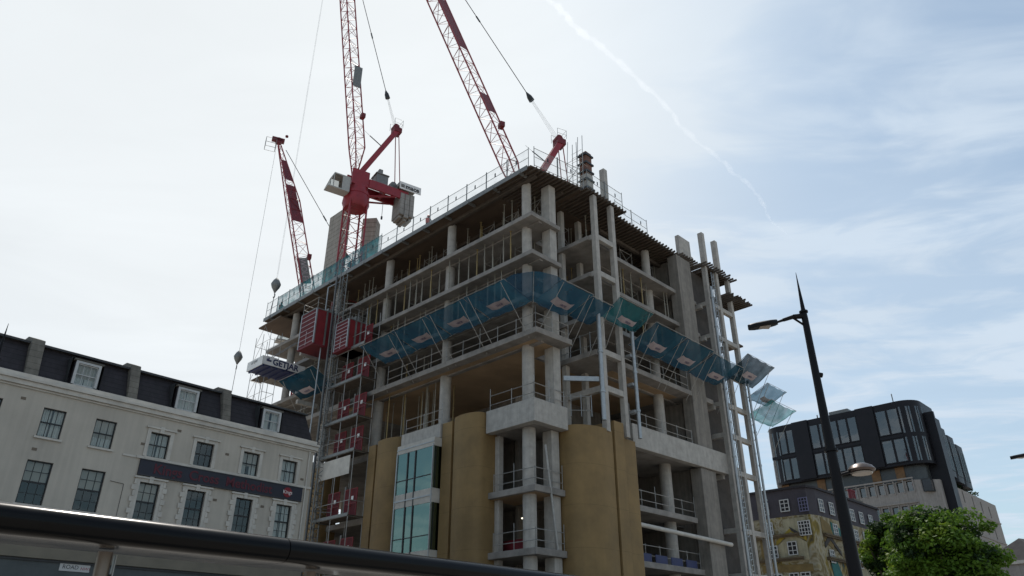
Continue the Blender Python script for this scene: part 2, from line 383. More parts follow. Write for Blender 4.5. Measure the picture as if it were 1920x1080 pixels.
# second-layer stringer seen under the long slabs
for z in (Z_SA, Z_S4, Z_S5, Z_S6):
    MB().box(1.0, 1.35, .2, 39.5, z - .12, z + .01).build('slab_drop', SLAB, tower)
    MB().box(9.6, 22.2, 1.3, 1.65, z - .12, z + .01).build('slab_drop', SLAB, tower)
# round columns
def round_col(v, u, z0, z1, r):
    MB().lathe([(r, z0), (r, z1)], 20, (v, u)).build('column', COLM, tower, smooth=40)
for u in (1.7, 10.7, 19.6, 28.3, 36.6):
    for z0, z1, r in ((0, Z_S1, .46), (Z_S1 + .42, Z_S2, .46), (Z_S2 + .42, 16.55, .46), (16.95, Z_SA, .44), (Z_SA + .42, Z_S4, .40), (Z_S4 + .36, Z_S5, .39), (Z_S5 + .36, Z_S6, .39), (Z_S6 + .36, Z_DK, .38)):
        if 1.5 < u < 2 or z0 > 16: round_col(1.25, u, z0, z1, r)
for v in (16.9,):
    for z0, z1, r in ((0, Z_S1, .48), (Z_S1 + .42, Z_S2, .48), (Z_S2 + .42, 15.9, .48), (17, Z_SA, .44), (Z_SA + .42, Z_S4, .4), (Z_S4 + .36, Z_S5, .39), (Z_S5 + .36, Z_S6, .39), (Z_S6 + .36, Z_DK, .38)):
        round_col(v, 1.3, z0, z1, r)
for (v, u) in ((9, 10), (9, 19), (16, 9)):
    round_col(v, u, 17, Z_DK, .42)
def sq_col(v0, v1, u0, u1, zz, name='column'):
    for z0, z1 in zz: MB().box(v0, v1, u0, u1, z0, z1).build(name, CONC if name == 'wall_fin' else COLM, tower, bevel=.03)
sq_col(1.0, 1.45, 4.35, 4.75, ((0, Z_S1), (Z_S1 + .42, Z_S2), (Z_S2 + .42, Z_BM)))
sq_col(2.5, 3.25, .75, 1.6, ((0, Z_S1), (Z_S1 + .42, Z_S2), (Z_S2 + .42, Z_BM)))
sq_col(2.45, 3.2, .35, 1.2, ((17, Z_SA), (Z_SA + .42, Z_S4), (Z_S4 + .36, Z_S5), (Z_S5 + .36, Z_S6), (Z_S6 + .36, Z_DK)))
# wall fin on the right face, running past the deck
sq_col(19.0, 21.3, -.77, .25, ((0, Z_BM - .05), (17.52, Z_DK - .2)), 'wall_fin')
MB().box(19.9, 21.9, -.7, -.3, 36.15, 38.2).build('wall_fin', COLM, tower, bevel=.02)
# cores, and back walls added to block light through the interior
MB().box(9, 17.5, 8, 36, 0, Z_DK - .02).build('core_wall', CONC, tower)
MB().box(20, 20.3, .95, 39.5, 0, Z_DK - .03).build('core_wall', CONC, tower)
MB().box(3.6, 9.2, 5.0, 5.3, 22.23, Z_DK - .03).build('core_wall', CONC, tower)
MB().box(3.6, 9.2, 5.0, 5.3, 0, 16.5).build('core_wall', CONC, tower)
MB().box(4.6, 5.0, 6.5, 24, .2, 16.4).build('core_wall', CONC, tower)
MB().box(22.4, 25.7, .2, .45, 0, Z_DK - .1).build('sky_block_wall', mat('painted_shade', (.09, .08, .072), .9, .3, 1), tower)  # added to hide sky between the columns; its dark colour paints the shade
MB().box(22.35, 27.3, 3.2, 3.5, 17.5, Z_DK - .1).build('core_wall', CONC, tower)
MB().box(22.35, 25.0, 3.2, 3.5, 0, 17.45).build('core_wall', CONC, tower)
MB().box(10, 19, 6, 6.3, 0, 15.6).build('core_wall', CONC, tower)
MB().box(5.0, 5.35, 34.7, 38.9, 36.3, 51.0).build('core_wall', BOARD, tower)
w = MB(); c = Vector((7.4, 33.2, 0)); d1 = Vector((.62, -.78, 0)) * .85; d2 = Vector((.78, .62, 0)) * .8
w.prism([tuple((c + a * d1 + b * d2)[:2]) for a, b in ((-1, -1), (1, -1), (1, 1), (-1, 1))], 36.3, 49.0); w.build('core_wall', BOARD, tower)
# stair tower of four columns on the right face
def stair_tower(vs, us, zlo, floors, b_h=.45, cw=.43):
    for v in vs:
        for u in us:
            MB().box(v, v + cw, u, u + cw, zlo, Z_DK - .02).build('column', COLM, tower, bevel=.03)
    for z in floors:
        for i in range(len(vs) - 1):
            MB().box(vs[i] + cw, vs[i + 1], us[0] + .03, us[0] + cw - .03, z, z + b_h).build('beam', COLM, tower, bevel=.02)
        MB().box(vs[0] + .03, vs[0] + cw - .03, us[0] + cw, us[-1], z, z + b_h).build('beam', COLM, tower, bevel=.02)
stair_tower((6.0, 8.3), (-1.35, 2.2), 16.0, (19.0, Z_SA + .02, Z_S4 + .02, Z_S5 + .02, Z_S6 + .02))
stair_tower((23.1, 25.1, 27.4), (-1.35, 2.6), 0, (4, 7.5, 11.0, 15.8, 19.0, 21.8, 24.9, 28.4, 31.7), .42)
for z in (7.3, 15.4, 21.5, 28.1, 31.4):
    MB().box(22.7, 23.05, -.6, 2.5, z, z + .36).build('beam', COLM, tower)
    MB().box(22.4, 23.4, 1.0, 6, z, z + .3).build('floor_slab', SLAB, tower)
MB().box(26.9, 33.0, 2.9, 8, 15.6, 17.4).build('podium_block', COLM, tower)
MB().box(31.8, 32.9, 3.1, 5, 17.4, 18.6).build('podium_block', COLM, tower)
# starter columns above the deck
for (v, u, s, h) in ((8.15, -1.0, .5, 39.75), (23.6, -1.2, .5, 39.9), (26.1, -1.2, .5, 40.0), (22.9, .2, .9, 37.6)):
    MB().box(v, v + s, u, u + s, 36.13, h).build('starter_column', COLM, tower, bevel=.03)
# formwork deck with its joists
DECK = [(-.2, -.15), (4.95, -1.0), (4.95, -.75), (5.2, -.75), (5.2, -1.35), (10.4, -1.35), (10.4, -.45), (19.4, -.35), (19.4, .4), (23.2, .4), (23.2, 41.6), (0, 41.6)]
deck = MB().prism(DECK, Z_DK + .16, Z_DK + .27).build('formwork_deck', PLY, tower)
def joist(p, q, w=.09, h=.18): MB().bar(p, q, w, h).build('joist', JOIST, tower)
zj = Z_DK + .07
k = 0.0
for i in range(12): v = .2 + i * .41; joist((v, -.42 - v * .16, zj), (v, 4.5, zj))
for i in range(12): v = 5.4 + i * .43; joist((v, -1.62 - rnd.random() * .1, zj), (v, 2.0, zj))
for i in range(20): v = 10.6 + i * .46; joist((v, -.72 - rnd.random() * .1, zj), (v, 4.5, zj))
for i in range(9): v = 19.75 + i * .42; joist((v, -1.05 - rnd.random() * .12, zj), (v, 3.5, zj))
for i in range(13): v = 22.6 + i * .45; joist((v, -1.75 - rnd.random() * .35, zj - .1), (v, 3.2, zj - .1))
for i in range(11): v = 25.8 + i * .40; joist((v, -2.1 - rnd.random() * .5, zj - 2.4), (v, 2.4, zj - 2.4))
MB().prism([(23.9, -1.3), (28.2, -1.3), (28.2, 2.8), (23.9, 2.8)], zj + .01, zj + .09).build('formwork_deck', PLY, tower)
MB().prism([(28.0, -1.9), (30.0, -1.9), (30.0, 2), (28.0, 2)], zj - 2.29, zj - 2.2).build('formwork_deck', PLY, tower)
MB().prism([(28.0, -1.0), (29.3, -1.0), (29.3, 2), (28.0, 2)], 29.2, 29.35).build('formwork_deck', PLY, tower)
for u in range(1, 41, 3):
    MB().box(-.32, .5, u - .1, u + .1, Z_DK - .02, Z_DK + .155).build('deck_bracket', GREY, tower)
MB().box(-.26, -.205, .2, 41.4, Z_DK + .02, Z_DK + .42).build('deck_edge_board', GREY, tower)
MB().box(.7, 1.0, .3, 41, Z_DK - .16, Z_DK + .155).build('deck_beam', JOIST, tower)
MB().box(3.9, 4.2, .3, 41, Z_DK - .16, Z_DK + .155).build('deck_beam', JOIST, tower)
MB().box(10.6, 23, 1.6, 1.9, Z_DK - .3, Z_DK - .025).build('deck_beam', JOIST, tower)
# lower back deck at the far left end
MB().prism([(-.35, 37.2), (8, 37.2), (8, 42.0), (-.35, 42.0)], 35.15, 35.3).build('formwork_deck', PLY, tower)
MB().box(.2, 3, 40.0, 41.3, 24.4, 24.75).build('floor_slab', SLAB, tower)
MB().box(.2, 3, 40.0, 41.0, 21.3, 21.65).build('floor_slab', SLAB, tower)
# short stub beams sticking out near the hoist
for (u, z) in ((29.0, 28.0), (28.4, 23.0), (30.4, 19.6)):
    MB().box(-1.7, .4, u, u + .35, z, z + .4).build('stub_beam', COLM, tower)
es = thing('end_scaffold', 'slim tube scaffold tower at the far left end of the concrete tower', 'scaffold', T(-1.2, 37.0, 0), TH)
b = MB()
for x in (0, 1.3):
    for y in (0, 1.6, 3.2): b.tube((x, y, 0), (x, y, 33.2), .03, n=5)
for k in range(17):
    z = 1 + k * 1.95; b.tube((0, 0, z), (0, 3.2, z), .025, n=4).tube((1.3, 0, z), (1.3, 3.2, z), .025, n=4).tube((0, 0, z), (1.3, 0, z), .025, n=4).tube((0, 3.2, z), (1.3, 3.2, z), .025, n=4)
    b.tube((0, 0, z), (0, 1.6, z + 1.95), .02, n=4).tube((0, 3.2, z), (0, 1.6, z + 1.95), .02, n=4)
b.build('tube', TUBE, es)
for z in (16.6, 20.5, 24.4, 28.3): MB().box(.1, 1.2, .1, 3.1, z, z + .08).build('platform', JOIST, es)
# golden rounded piers
def ellipse_arc(v0, u0, u1, depth, n=14, back=1.2):
    cu, hu = (u0 + u1) / 2, (u1 - u0) / 2; pts = [(back, u0), (back, u1)]
    for i in range(n + 1):
        t = math.pi * i / n; pts.append((v0 - depth * math.sin(t) ** .8, cu + hu * math.cos(t)))
    return pts
def gold_pier(u0, u1, us, zt):
    MB().prism(ellipse_arc(0, u0, u1, .85), 0, zt).build('gold_pier', GOLD, tower, smooth=35)
    MB().box(-.42, 1.1, u1 + .12, us, 0, zt - .05).build('gold_pier_return', GOLD, tower, bevel=.02)
    MB().box(-.1, 1.0, u1 + .002, u1 + .118, 0, zt - .1).build('gold_pier_groove', GOLDG, tower)
gold_pier(13.95, 16.95, 18.05, 17.3); gold_pier(4.75, 7.65, 8.85, 17.3)
gold_pier(24.4, 26.4, 27.6, 16.6)
pr = [(6.75, 2.2), (6.75, -1.2), (5.9, -1.3)] + [(3.42 + (5.9 - 3.42) * (1 - math.sin(t)), -1.3 + 1.5 * (1 - math.cos(t))) for t in [math.pi / 2 * i / 10 for i in range(1, 11)]] + [(3.42, 2.2)]
MB().prism(pr, 0, 16.15).build('gold_pier', GOLD, tower, smooth=35)
MB().box(6.9, 8.02, -1.3, 1.2, 0, 16.95).build('gold_pier_return', GOLD, tower, bevel=.02)
MB().box(6.752, 6.898, -.9, 1.2, 0, 16.1).build('gold_pier_groove', GOLDG, tower)
MB().box(8.42, 9.75, -1.0, 1.5, 0, 16.0).build('gold_pier_return', GOLD, tower, bevel=.02)
MB().box(8.022, 8.418, -.62, 1, 0, 15.9).build('gold_pier_groove', GOLDG, tower)
# glazed bay between the two left piers
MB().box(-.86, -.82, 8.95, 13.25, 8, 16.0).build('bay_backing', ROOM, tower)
for z0, z1 in ((12.55, 15.55), (8.4, 11.55), (4.2, 7.4)):
    for a, b in ((12.01, 13.19), (11.11, 11.89), (9.11, 10.99)):
        MB().box(-1.02, -1.0, a, b, z0, z1).build('glass_pane', CGLASS, tower)
    MB().box(-.98, .2, 8.98, 9.0, z0, z1).build('glass_pane', CGLASS, tower)
    MB().box(-1.06, -1.03, 9.1, 13.2, z0 + .95, z0 + 1.01).build('transom', DARK, tower)
for u in (11.0, 11.9):
    MB().box(-1.08, -.87, u, u + .1, 4, 15.55).build('mullion', DARK, tower)
for u, w_ in ((13.2, .14), (9.0, .10)):
    MB().box(-1.1, -.87, u, u + w_ * .6, 4, 15.7).build('mullion', GALV, tower)
for z0, z1 in ((11.56, 12.54), (15.56, 16.2), (7.41, 8.39)):
    MB().box(-1.05, -.2, 8.93, 13.3, z0, z1).build('spandrel', TRIM, tower)
    MB().box(-1.09, -1.052, 8.93, 13.3, z0 + (z1 - z0) * .45, z0 + (z1 - z0) * .55).build('spandrel_trim', GALV, tower)
# galvanised service masts in front of the stair towers
for (v, u, z0, z1, r) in ((5.2, -1.75, 16.5, 24.6, .16), (9.35, -1.75, 16.0, 24.4, .14), (22.75, -1.85, 0, 33.2, .13), (27.3, -1.85, 0, 25, .11), (26.9, -1.75, 10, 25.2, .08)):
    m_ = MB().tube((v, u, z0), (v, u, z1), r, n=10)
    for k in range(int((z1 - z0) / 3.0)): m_.tube((v, u, z0 + 2 + k * 3), (v, u, z0 + 2.15 + k * 3), r * 1.35, n=10)
    m_.build('steel_mast', GALV, tower, smooth=40)
for z in (17.9, 20.0, 22.3):
    MB().box(9.0, 9.4, -1.7, -1.2, z, z + .22).build('mast_bracket', GALV, tower)
# ladder racks running up beside the masts
for (v, u, z0, z1) in ((23.35, -1.75, 3, 35), (26.6, -1.7, 4, 24)):
    m_ = MB(); m_.bar((v, u, z0), (v, u, z1), .05).bar((v + .38, u, z0), (v + .38, u, z1), .05)
    for k in range(int((z1 - z0) / .45)): m_.bar((v, u, z0 + k * .45), (v + .38, u, z0 + k * .45 + .12), .04)
    m_.build('cable_ladder', GALV, tower)
# a light steel channel between the pier and the stair tower, and a long pipe on the right face
MB().bar((3.3, .2, 19.55), (5.2, -1.5, 19.55), .14, .34).build('steel_channel', GALV, tower)
MB().tube((9.6, -.55, 10.25), (21.9, -1.05, 9.95), .16, n=10).build('drain_pipe', TRIM, tower, smooth=40)
# raking prop in the corner bay
MB().tube((2.6, .55, 7.95), (1.55, .5, 14.5), .085, n=8).build('raking_strut', TUBE, tower, smooth=40)
for i in range(22):
    z = rnd.choice((Z_S5 + .36, Z_S6 + .36, Z_SA + .42, Z_S4 + .36)); u = rnd.uniform(2.5, 30); v = rnd.uniform(1.9, 3.2); L_ = rnd.uniform(1.2, 2.6)
    if min(abs(u - c) for c in (1.7, 10.7, 19.6, 28.3)) < 1: u += 2.2
    b = MB()
    for k in range(4): b.box(-.35, .35, 0, L_ * rnd.uniform(.85, 1), .12 + k * .09, .20 + k * .09)
    b.box(-.3, .3, .2, .32, 0, .12).box(-.3, .3, L_ * .7, L_ * .7 + .12, 0, .12)
    o = b.build('board_stack', [JOIST, PLY, TRIM, NAVY][i % 4], None, loc=T(v, u, z), rotz=TH + rnd.uniform(-.2, .2)); tag(o, 'low stack of boards lying on an open upper floor behind the left slab edge', 'board stack', 'board stacks on the upper floors')
# small things on floors: crates and stacked boards
for (v, u, z, a, b, h, m_, lab) in ((13.2, .5, 16.97, 1.6, .8, .9, NAVY, 'navy crate behind the right edge beam'), (14.9, .7, 16.97, 1.4, .7, .8, REDD, 'red crate behind the right edge beam'),
                          (2.2, 3.2, 7.94, .9, 2.6, .8, REDD, 'low red box stack on the lowest corner floor'), (6.0, 13.0, 17.0, .9, 1.2, 1.5, WHITE, 'pale board stack behind the glazed bay floor')):
    o = MB().box(0, a, 0, b, 0, h).box(.1, a - .1, .1, b - .1, h, h + .12).box(.08, .2, 0, b, -.02, 0).build('crate', m_, None, loc=T(v, u, z + .02), rotz=TH, bevel=.03); tag(o, lab, 'crate')
# work lights on the lowest floor
LAMPM = mat('lit_tube', (.9, .85, .7), .5); LAMPM.node_tree.nodes['Principled BSDF'].inputs['Emission Color'].default_value = (1, .9, .68, 1); LAMPM.node_tree.nodes['Principled BSDF'].inputs['Emission Strength'].default_value = 2.2
for (v, u, lab) in ((3.0, 3.6, 'lit tube lamp hanging in the lowest corner bay, left of the round column'), (4.2, 2.6, 'small lit tube lamp hanging right of the round column in the lowest bay')):
    t = thing('work_light', lab, 'lamp', T(v, u, 10.2), TH)
    MB().box(-.5, .5, -.06, .06, 0, .07).build('lit_tube', LAMPM, t); MB().box(-.55, .55, -.1, .1, .072, .14).tube((-.4, 0, .14), (-.4, 0, 1.13), .01, n=4).tube((.4, 0, .14), (.4, 0, 1.13), .01, n=4).build('housing', GREY, t)

# ------------------------------------------------------------------ props standing on the floors
def prop_mesh(h, m_):
    b = MB().tube((0, 0, .02), (0, 0, h * .6), .052, n=6).tube((0, 0, h * .6), (0, 0, h - .02), .038, n=6)
    b.box(-.09, .09, -.09, .09, 0, .02).box(-.09, .09, -.09, .09, h - .02, h).box(-.09, .09, -.03, .03, h * .6 - .02, h * .6 + .05)
    return b.mesh('formwork_prop', m_, 40)
def props(z0, z1, spots, label, group):
    h = z1 - z0; ms = [prop_mesh(h, PROP), prop_mesh(h, PROPY)]
    for i, (v, u) in enumerate(spots):
        o = bpy.data.objects.new('formwork_prop', ms[0 if rnd.random() < .78 else 1]); COL.objects.link(o); o.location = T(v, u, z0); o.rotation_euler = (0, 0, TH)
        tag(o, label, 'prop', group)
def scatter(v0, v1, u0, u1, n, j=.35):
    out = []
    for i in range(n):
        v = v0 + (v1 - v0) * rnd.random(); u = u0 + (u1 - u0) * (i + .5 + rnd.uniform(-j, j)) / n
        if all(abs(u - c) > .6 or v > 1.9 for c in (1.7, 10.7, 19.6, 28.3, 36.6)) and not (v > 8.85 and u > 7.8): out.append((v, u))
    return out
def scatter_r(v0, v1, u0, u1, n):
    out = []
    for i in range(n):
        v = v0 + (v1 - v0) * (i + .5 + rnd.uniform(-.3, .3)) / n; u = u0 + (u1 - u0) * rnd.random()
        if not (abs(v - 16.9) < .7 and u < 2.2) and not (18.6 < v < 22 and u < 1.2): out.append((v, u))
    return out
G = 'props between the concrete floors'
props(Z_S6 + .36, Z_DK - .17, scatter(1.75, 3.7, .8, 33, 34) + scatter(4.5, 8.4, .8, 36, 26), 'grey steel prop under the topmost deck along the long left face', 'props under the topmost deck, left face')
props(Z_S5 + .36, Z_S6 - .0, scatter(.35, .9, .6, 33, 34) + scatter(1.5, 7.5, 1, 36, 30), 'grey steel prop one floor below the topmost deck along the left face', 'props one floor below the deck, left face')
props(Z_S4 + .36, Z_S5, scatter(.35, .9, .6, 33, 30) + scatter(1.5, 6, 1, 34, 20), 'grey steel prop just above the blue safety fans on the left face', 'props just above the fans, left face')
props(Z_S6 + .36, Z_DK - .0, scatter_r(10.2, 22, 2.0, 4.4, 16) + scatter_r(4.0, 9, 3.0, 6, 10), 'grey steel prop under the topmost deck along the right face', 'props under the topmost deck, right face')
props(Z_S5 + .36, Z_S6, scatter_r(10, 22, .1, .9, 16) + scatter_r(4.0, 22, 3, 5.6, 18), 'grey steel prop one floor below the topmost deck along the right face', 'props one floor below the deck, right face')
props(Z_S4 + .36, Z_S5, scatter_r(10, 22, .2, .9, 12) + scatter_r(4, 22, 3, 5.6, 12), 'grey steel prop just above the safety fans on the right face', 'props just above the fans, right face')
props(Z_SA + .42, Z_S4 - .12, scatter(1.0, 4, 13, 34, 14), 'grey steel prop behind the blue fans at the left end of the left face', 'props behind the fans, left face')
props(16.95, Z_SA, scatter(.8, 3, 11, 18, 9) + scatter(1.5, 4, 11.5, 22, 8), 'tall thin prop standing on the floor above the glazed bay', 'tall props above the glazed bay')
# shoring frames with diagonals
def frame_mesh(h, L=1.8):
    b = MB()
    for x in (0, L): b.tube((x, 0, 0), (x, 0, h), .035, n=5)
    for z in (.25, h - .25, h * .5): b.tube((0, 0, z), (L, 0, z), .028, n=5)
    b.tube((0, 0, .25), (L, 0, h * .5), .022, n=4).tube((L, 0, .25), (0, 0, h * .5), .022, n=4).tube((0, 0, h * .5), (L, 0, h - .25), .022, n=4).tube((L, 0, h * .5), (0, 0, h - .25), .022, n=4)
    return b.mesh('shoring_frame', TUBE, 40)
fm = {1: frame_mesh(Z_DK - .17 - Z_S6 - .36), 2: frame_mesh(Z_S6 - Z_S5 - .36), 3: frame_mesh(Z_S5 - Z_S4 - .36)}
def frames(key, z, spots, rot, label, group):
    for v, u in spots:
        o = bpy.data.objects.new('shoring_frame', fm[key]); COL.objects.link(o); o.location = T(v, u, z); o.rotation_euler = (0, 0, TH + rot); tag(o, label, 'shoring frame', group)
frames(1, Z_S6 + .36, [(3.1, u) for u in (1.8, 4.4, 7.3, 12.2, 15, 21, 24.5, 30)], R(90), 'braced shoring frame under the topmost deck, left face', 'shoring frames, top storey left')
frames(1, Z_S6 + .36, [(v, 2.2) for v in (11, 14.2, 17.6)] + [(4.1, 3.1), (6.6, 3.4)], 0, 'braced shoring frame under the topmost deck, right face', 'shoring frames, top storey right')
frames(2, Z_S5 + .36, [(2.6, u) for u in (2.5, 6, 13, 16.4, 23, 27)], R(90), 'braced shoring frame one floor below the topmost deck, left face', 'shoring frames, second storey left')
frames(2, Z_S5 + .36, [(v, 2.0) for v in (11.2, 14.4)], 0, 'braced shoring frame one floor below the topmost deck, right face', 'shoring frames, second storey right')

# ------------------------------------------------------------------ guard rails on slab edges
def guard_rail(pts, label, sp=1.9, h=1.15, m_=None, extra=.5):
    m_ = m_ or TUBE; o = T(*pts[0]); r = thing('guard_rail', label, 'guard rail', o, TH, 'guard rails on the slab edges')
    P = [Vector(p) - Vector(pts[0]) for p in pts]; rails = MB()
    for a, b in zip(P, P[1:]):
        for z in (.45, h * .98): rails.tube(a + Vector((0, 0, z)), b + Vector((0, 0, z)), .028, n=5)
        L_ = (b - a).length; n = max(1, round(L_ / sp))
        for i in range(n + 1):
            c_ = a.lerp(b, i / n); hh = h + (extra if rnd.random() < .45 else .08)
            MB().tube(c_, c_ + Vector((0, 0, hh)), .026, n=5).box(c_.x - .06, c_.x + .06, c_.y - .06, c_.y + .06, c_.z, c_.z + .012).build('post', m_, r)
    rails.build('rail', m_, r); return r
za = Z_SA + .42
guard_rail([(-.2, 16.5, za), (-.2, -.4, za), (3.1, -.55, za)], 'long scaffold rail round the slab corner below the blue fans')
guard_rail([(5.9, 2.6, za), (5.9, -1.3, za)], 'pale rail on the left side of the stair tower below the fans', 1.0, 1.5, GALV, .1)
guard_rail([(9.6, -.6, za), (18.7, -.6, za)], 'scaffold rail on the right face slab below the fans')
guard_rail([(.25, 4.5, 17.36), (.25, .25, 17.36), (3.3, .25, 17.36)], 'rail on top of the deep corner beam above the open bay')
guard_rail([(3.6, .8, 16.97), (5.2, -.7, 16.97)], 'pale gate-like rail between the corner beam and the stair tower', .8, 1.5, GALV, .1)
guard_rail([(-.3, 13.4, 17.32), (-.3, 9.1, 17.32)], 'rail above the glazed bay between the golden piers')
guard_rail([(10.2, -.35, 17.52), (18.5, -.55, 17.52)], 'rail on the deep beam of the right face')
guard_rail([(.6, 4.4, Z_S2 + .42), (.6, .6, Z_S2 + .42), (3.3, .6, Z_S2 + .42)], 'rail round the upper floor of the open corner bay')
guard_rail([(.6, 4.4, Z_S1 + .42), (.6, .6, Z_S1 + .42), (3.3, .6, Z_S1 + .42)], 'rail round the lowest floor of the open corner bay')
guard_rail([(9.7, .05, Z_S2 + .42), (18.7, .05, Z_S2 + .42)], 'rail on the right face floor above the white pipe')
guard_rail([(9.7, .05, Z_S1 + .42), (18.7, .05, Z_S1 + .42)], 'rail on the lowest right face floor with blue boards')
guard_rail([(.15, 33, Z_SA + .42), (.15, 28.9, Z_SA + .42)], 'rail on the slab left of the hoist, upper of two')
guard_rail([(.15, 33, 18.0), (.15, 28.9, 18.0)], 'rail on the slab left of the hoist, lower of two')
MB().box(.1, 6, 28.6, 38, 17.4, 17.98).build('floor_slab', SLAB, tower)
guard_rail([(30, 3.4, 17.42), (27.2, 3.1, 17.42)], 'rail on the low podium block right of the tower', 1.3)
# blue edge boards on the lowest right floor
for i in range(4):
    o = MB().box(0, 1.5, 0, .04, 0, .55).box(.1, 1.4, -.012, -.002, .12, .42).build('edge_board', [NAVY], None, loc=T(10.6 + i * 2.0, -.02, Z_S1 + .43), rotz=TH)
    tag(o, 'blue edge board on the lowest right-face floor rail', 'edge board', 'blue edge boards')

# ------------------------------------------------------------------ edge screens on the deck
zt = Z_DK + .28
def edge_screen(w_, h, net, seed):
    r = thing('edge_screen', None, 'edge screen')
    f = MB()
    for x in (0, w_): f.tube((x, 0, 0), (x, 0, h + .15), .03, n=5)
    for z in (.1, h * .52, h): f.tube((0, 0, z), (w_, 0, z), .022, n=5)
    f.build('frame', GREY, r)
    MB().grid(lambda a, b: (a * w_, .03 + .05 * math.sin(a * 9 + seed) * math.sin(b * 3.1), .05 + b * (h - .05)), 10, 5).build('net', net, r, smooth=60)
    MB().box(w_ * .55, w_ * .61, -.03, -.02, h * .55, h * .75).build('tag_plate', DARK, r)
    return r
protos = {}
def place_screen(v, u, rot, w_, h, net, label, group, z=zt):
    key = (w_, h, net.name)
    if key not in protos: protos[key] = o = edge_screen(w_, h, net, len(protos))
    else: o = copy_tree(protos[key])
    o.location = T(v, u, z); o.rotation_euler = (0, 0, TH + rot); tag(o, label, 'edge screen', group)
for i in range(17):
    u = .15 + i * 2.42
    net = NETC if i < 8 else (NETT if i < 16 else NETC)
    lab = 'clear mesh screen on the deck edge along the left face' if i < 8 else ('teal netted screen on the left end of the deck edge' if i < 16 else 'clear mesh screen at the far left end of the deck')
    place_screen(-.12, u, R(90), 2.36, 1.75 if i < 8 else 2.0, net, lab, 'clear screens on the left deck edge' if i < 8 else 'teal screens on the left deck edge')
for i in range(2): place_screen(.1 + i * 2.4, -.25 - i * .38, R(-9), 2.36, 1.75, NETC, ('clear mesh screen at the very corner of the deck, right side', 'clear mesh screen beside the column formwork on the deck')[i], 'clear screens on the right deck edge')
for i in range(2): place_screen(5.4 + i * 2.42, -1.25, 0, 2.36, 1.75, NETC, ('clear mesh screen behind the column formwork', 'clear mesh screen behind the tall starter column')[i], 'clear screens on the right deck edge')
for i in range(2): place_screen(10.6 + i * 2.4, -.2, 0, 2.36, 1.75, NETC, ('clear mesh screen on the lower right deck edge, nearer', 'clear mesh screen on the lower right deck edge, at its end')[i], 'clear screens on the right deck edge')

# column formwork with its scaffold on the stair tower deck
cf = thing('column_formwork', 'tall brown column formwork with clamps and a ladder scaffold on the deck', 'formwork', T(5.9, -.9, zt), TH)
MB().box(0, .75, 0, .75, 0, 4.3).build('shutter', mat('shutter_ply', (.16, .075, .05), .7, .3, 2), cf, bevel=.02)
MB().box(-.02, .77, -.02, .77, .1, 2.0).build('shutter_skirt', COLM, cf)
for k in range(5):
    MB().box(-.14, .9, -.1, -.02, .5 + k * .85, .66 + k * .85).box(.77, .87, -.1, .95, .5 + k * .85, .66 + k * .85).box(-.14, -.02, -.02, .85, .5 + k * .85, .66 + k * .85).build('clamp', DARK, cf)
s_ = MB()
for (x, y) in ((-.7, -.1), (-.7, 1.0), (-1.5, -.1), (-1.5, 1.0), (-.15, .9)): s_.tube((x, y, 0), (x * .75, y, 5.0 + rnd.random()), .03, n=5)
for k in range(9): s_.tube((-.7, -.1, .4 + k * .45), (-.7, 1.0, .4 + k * .45), .02, n=4)
for z in (1.2, 2.6): s_.tube((-1.5, -.1, z), (0, -.1, z), .025, n=4).tube((-1.5, 1, z), (0, 1, z), .025, n=4).tube((-1.5, -.1, z), (-1.5, 1, z), .025, n=4)
s_.tube((-2.4, 0, 0), (-.5, 0, 2.9), .03, n=5).build('scaffold', TUBE, cf)

# ------------------------------------------------------------------ safety fans
def fan(v, u, z, length, label, side='left', tilt=1.0, reach=2.5, net=NETB, logo=True, sag=.35, strut_z=-2.6, rot=0, group='safety fans round the tower', strutv=.15):
    """local x runs along the edge, local -y reaches out from it"""
    r = thing('safety_fan', label, 'safety fan', T(v, u, z), TH + (R(-90) if side == 'left' else 0) + rot, group)
    def P(a, b): return Vector((a * length, -b * reach, b * tilt - sag * math.sin(math.pi * a) * math.sin(math.pi * min(1, b * .9 + .05)) + .04 * math.sin(a * 21 + b * 7)))
    MB().grid(P, 16, 10).build('net', net, r, smooth=80)
    f = MB()
    for x in (0.0, length): f.tube((x, 0, .03), (x, -reach, tilt + .03), .02, n=5)
    f.tube((0, -reach, tilt + .03), (length, -reach, tilt + .03), .022, n=5).tube((0, 0, .03), (length, 0, .03), .02, n=5)
    f.build('frame', TUBE, r)
    for x in (.10 * length, .90 * length):
        MB().tube((x, -reach * .97, tilt), (x, strutv, strut_z), .022, n=5).build('strut', TUBE, r)
    if logo:
        def Q(a, b): p = P(.5 + (a - .5) * 1.9 / length, .45 + (b - .5) * .24); return p - Vector((0, 0, .05))
        MB().grid(Q, 8, 4).build('banner', BANNER, r, smooth=80)
        t = Q(.5, .5) - Vector((0, 0, .03)); rt = (Q(1, .5) - Q(0, .5)).normalized(); up = (Q(.5, 1) - Q(.5, 0)).normalized()
        text('banner_text', 'mace', .40, BTXT, r, t, rt, up, .004, 'CENTER')
    return r
for i, (u1, L_, lab) in enumerate(((17.1, 4.28, 'blue safety fan nearest the red hoist gates, at the left end of its row'), (12.8, 4.28, 'second blue safety fan from the red hoist gates'),
                              (8.5, 4.28, 'third blue safety fan from the red hoist gates, paler teal'), (4.2, 4.22, 'blue safety fan on the left face nearest the tower corner'))):
    fan(-.15, u1, 24.25 + .03 * i, L_, lab, 'left', .75, 2.8, NETB, True, .3)
cfn = thing('safety_fan', 'dark blue fan without banner spread round the tower corner like a quarter circle', 'safety fan', T(0, -.1, 24.3), TH, 'safety fans round the tower')
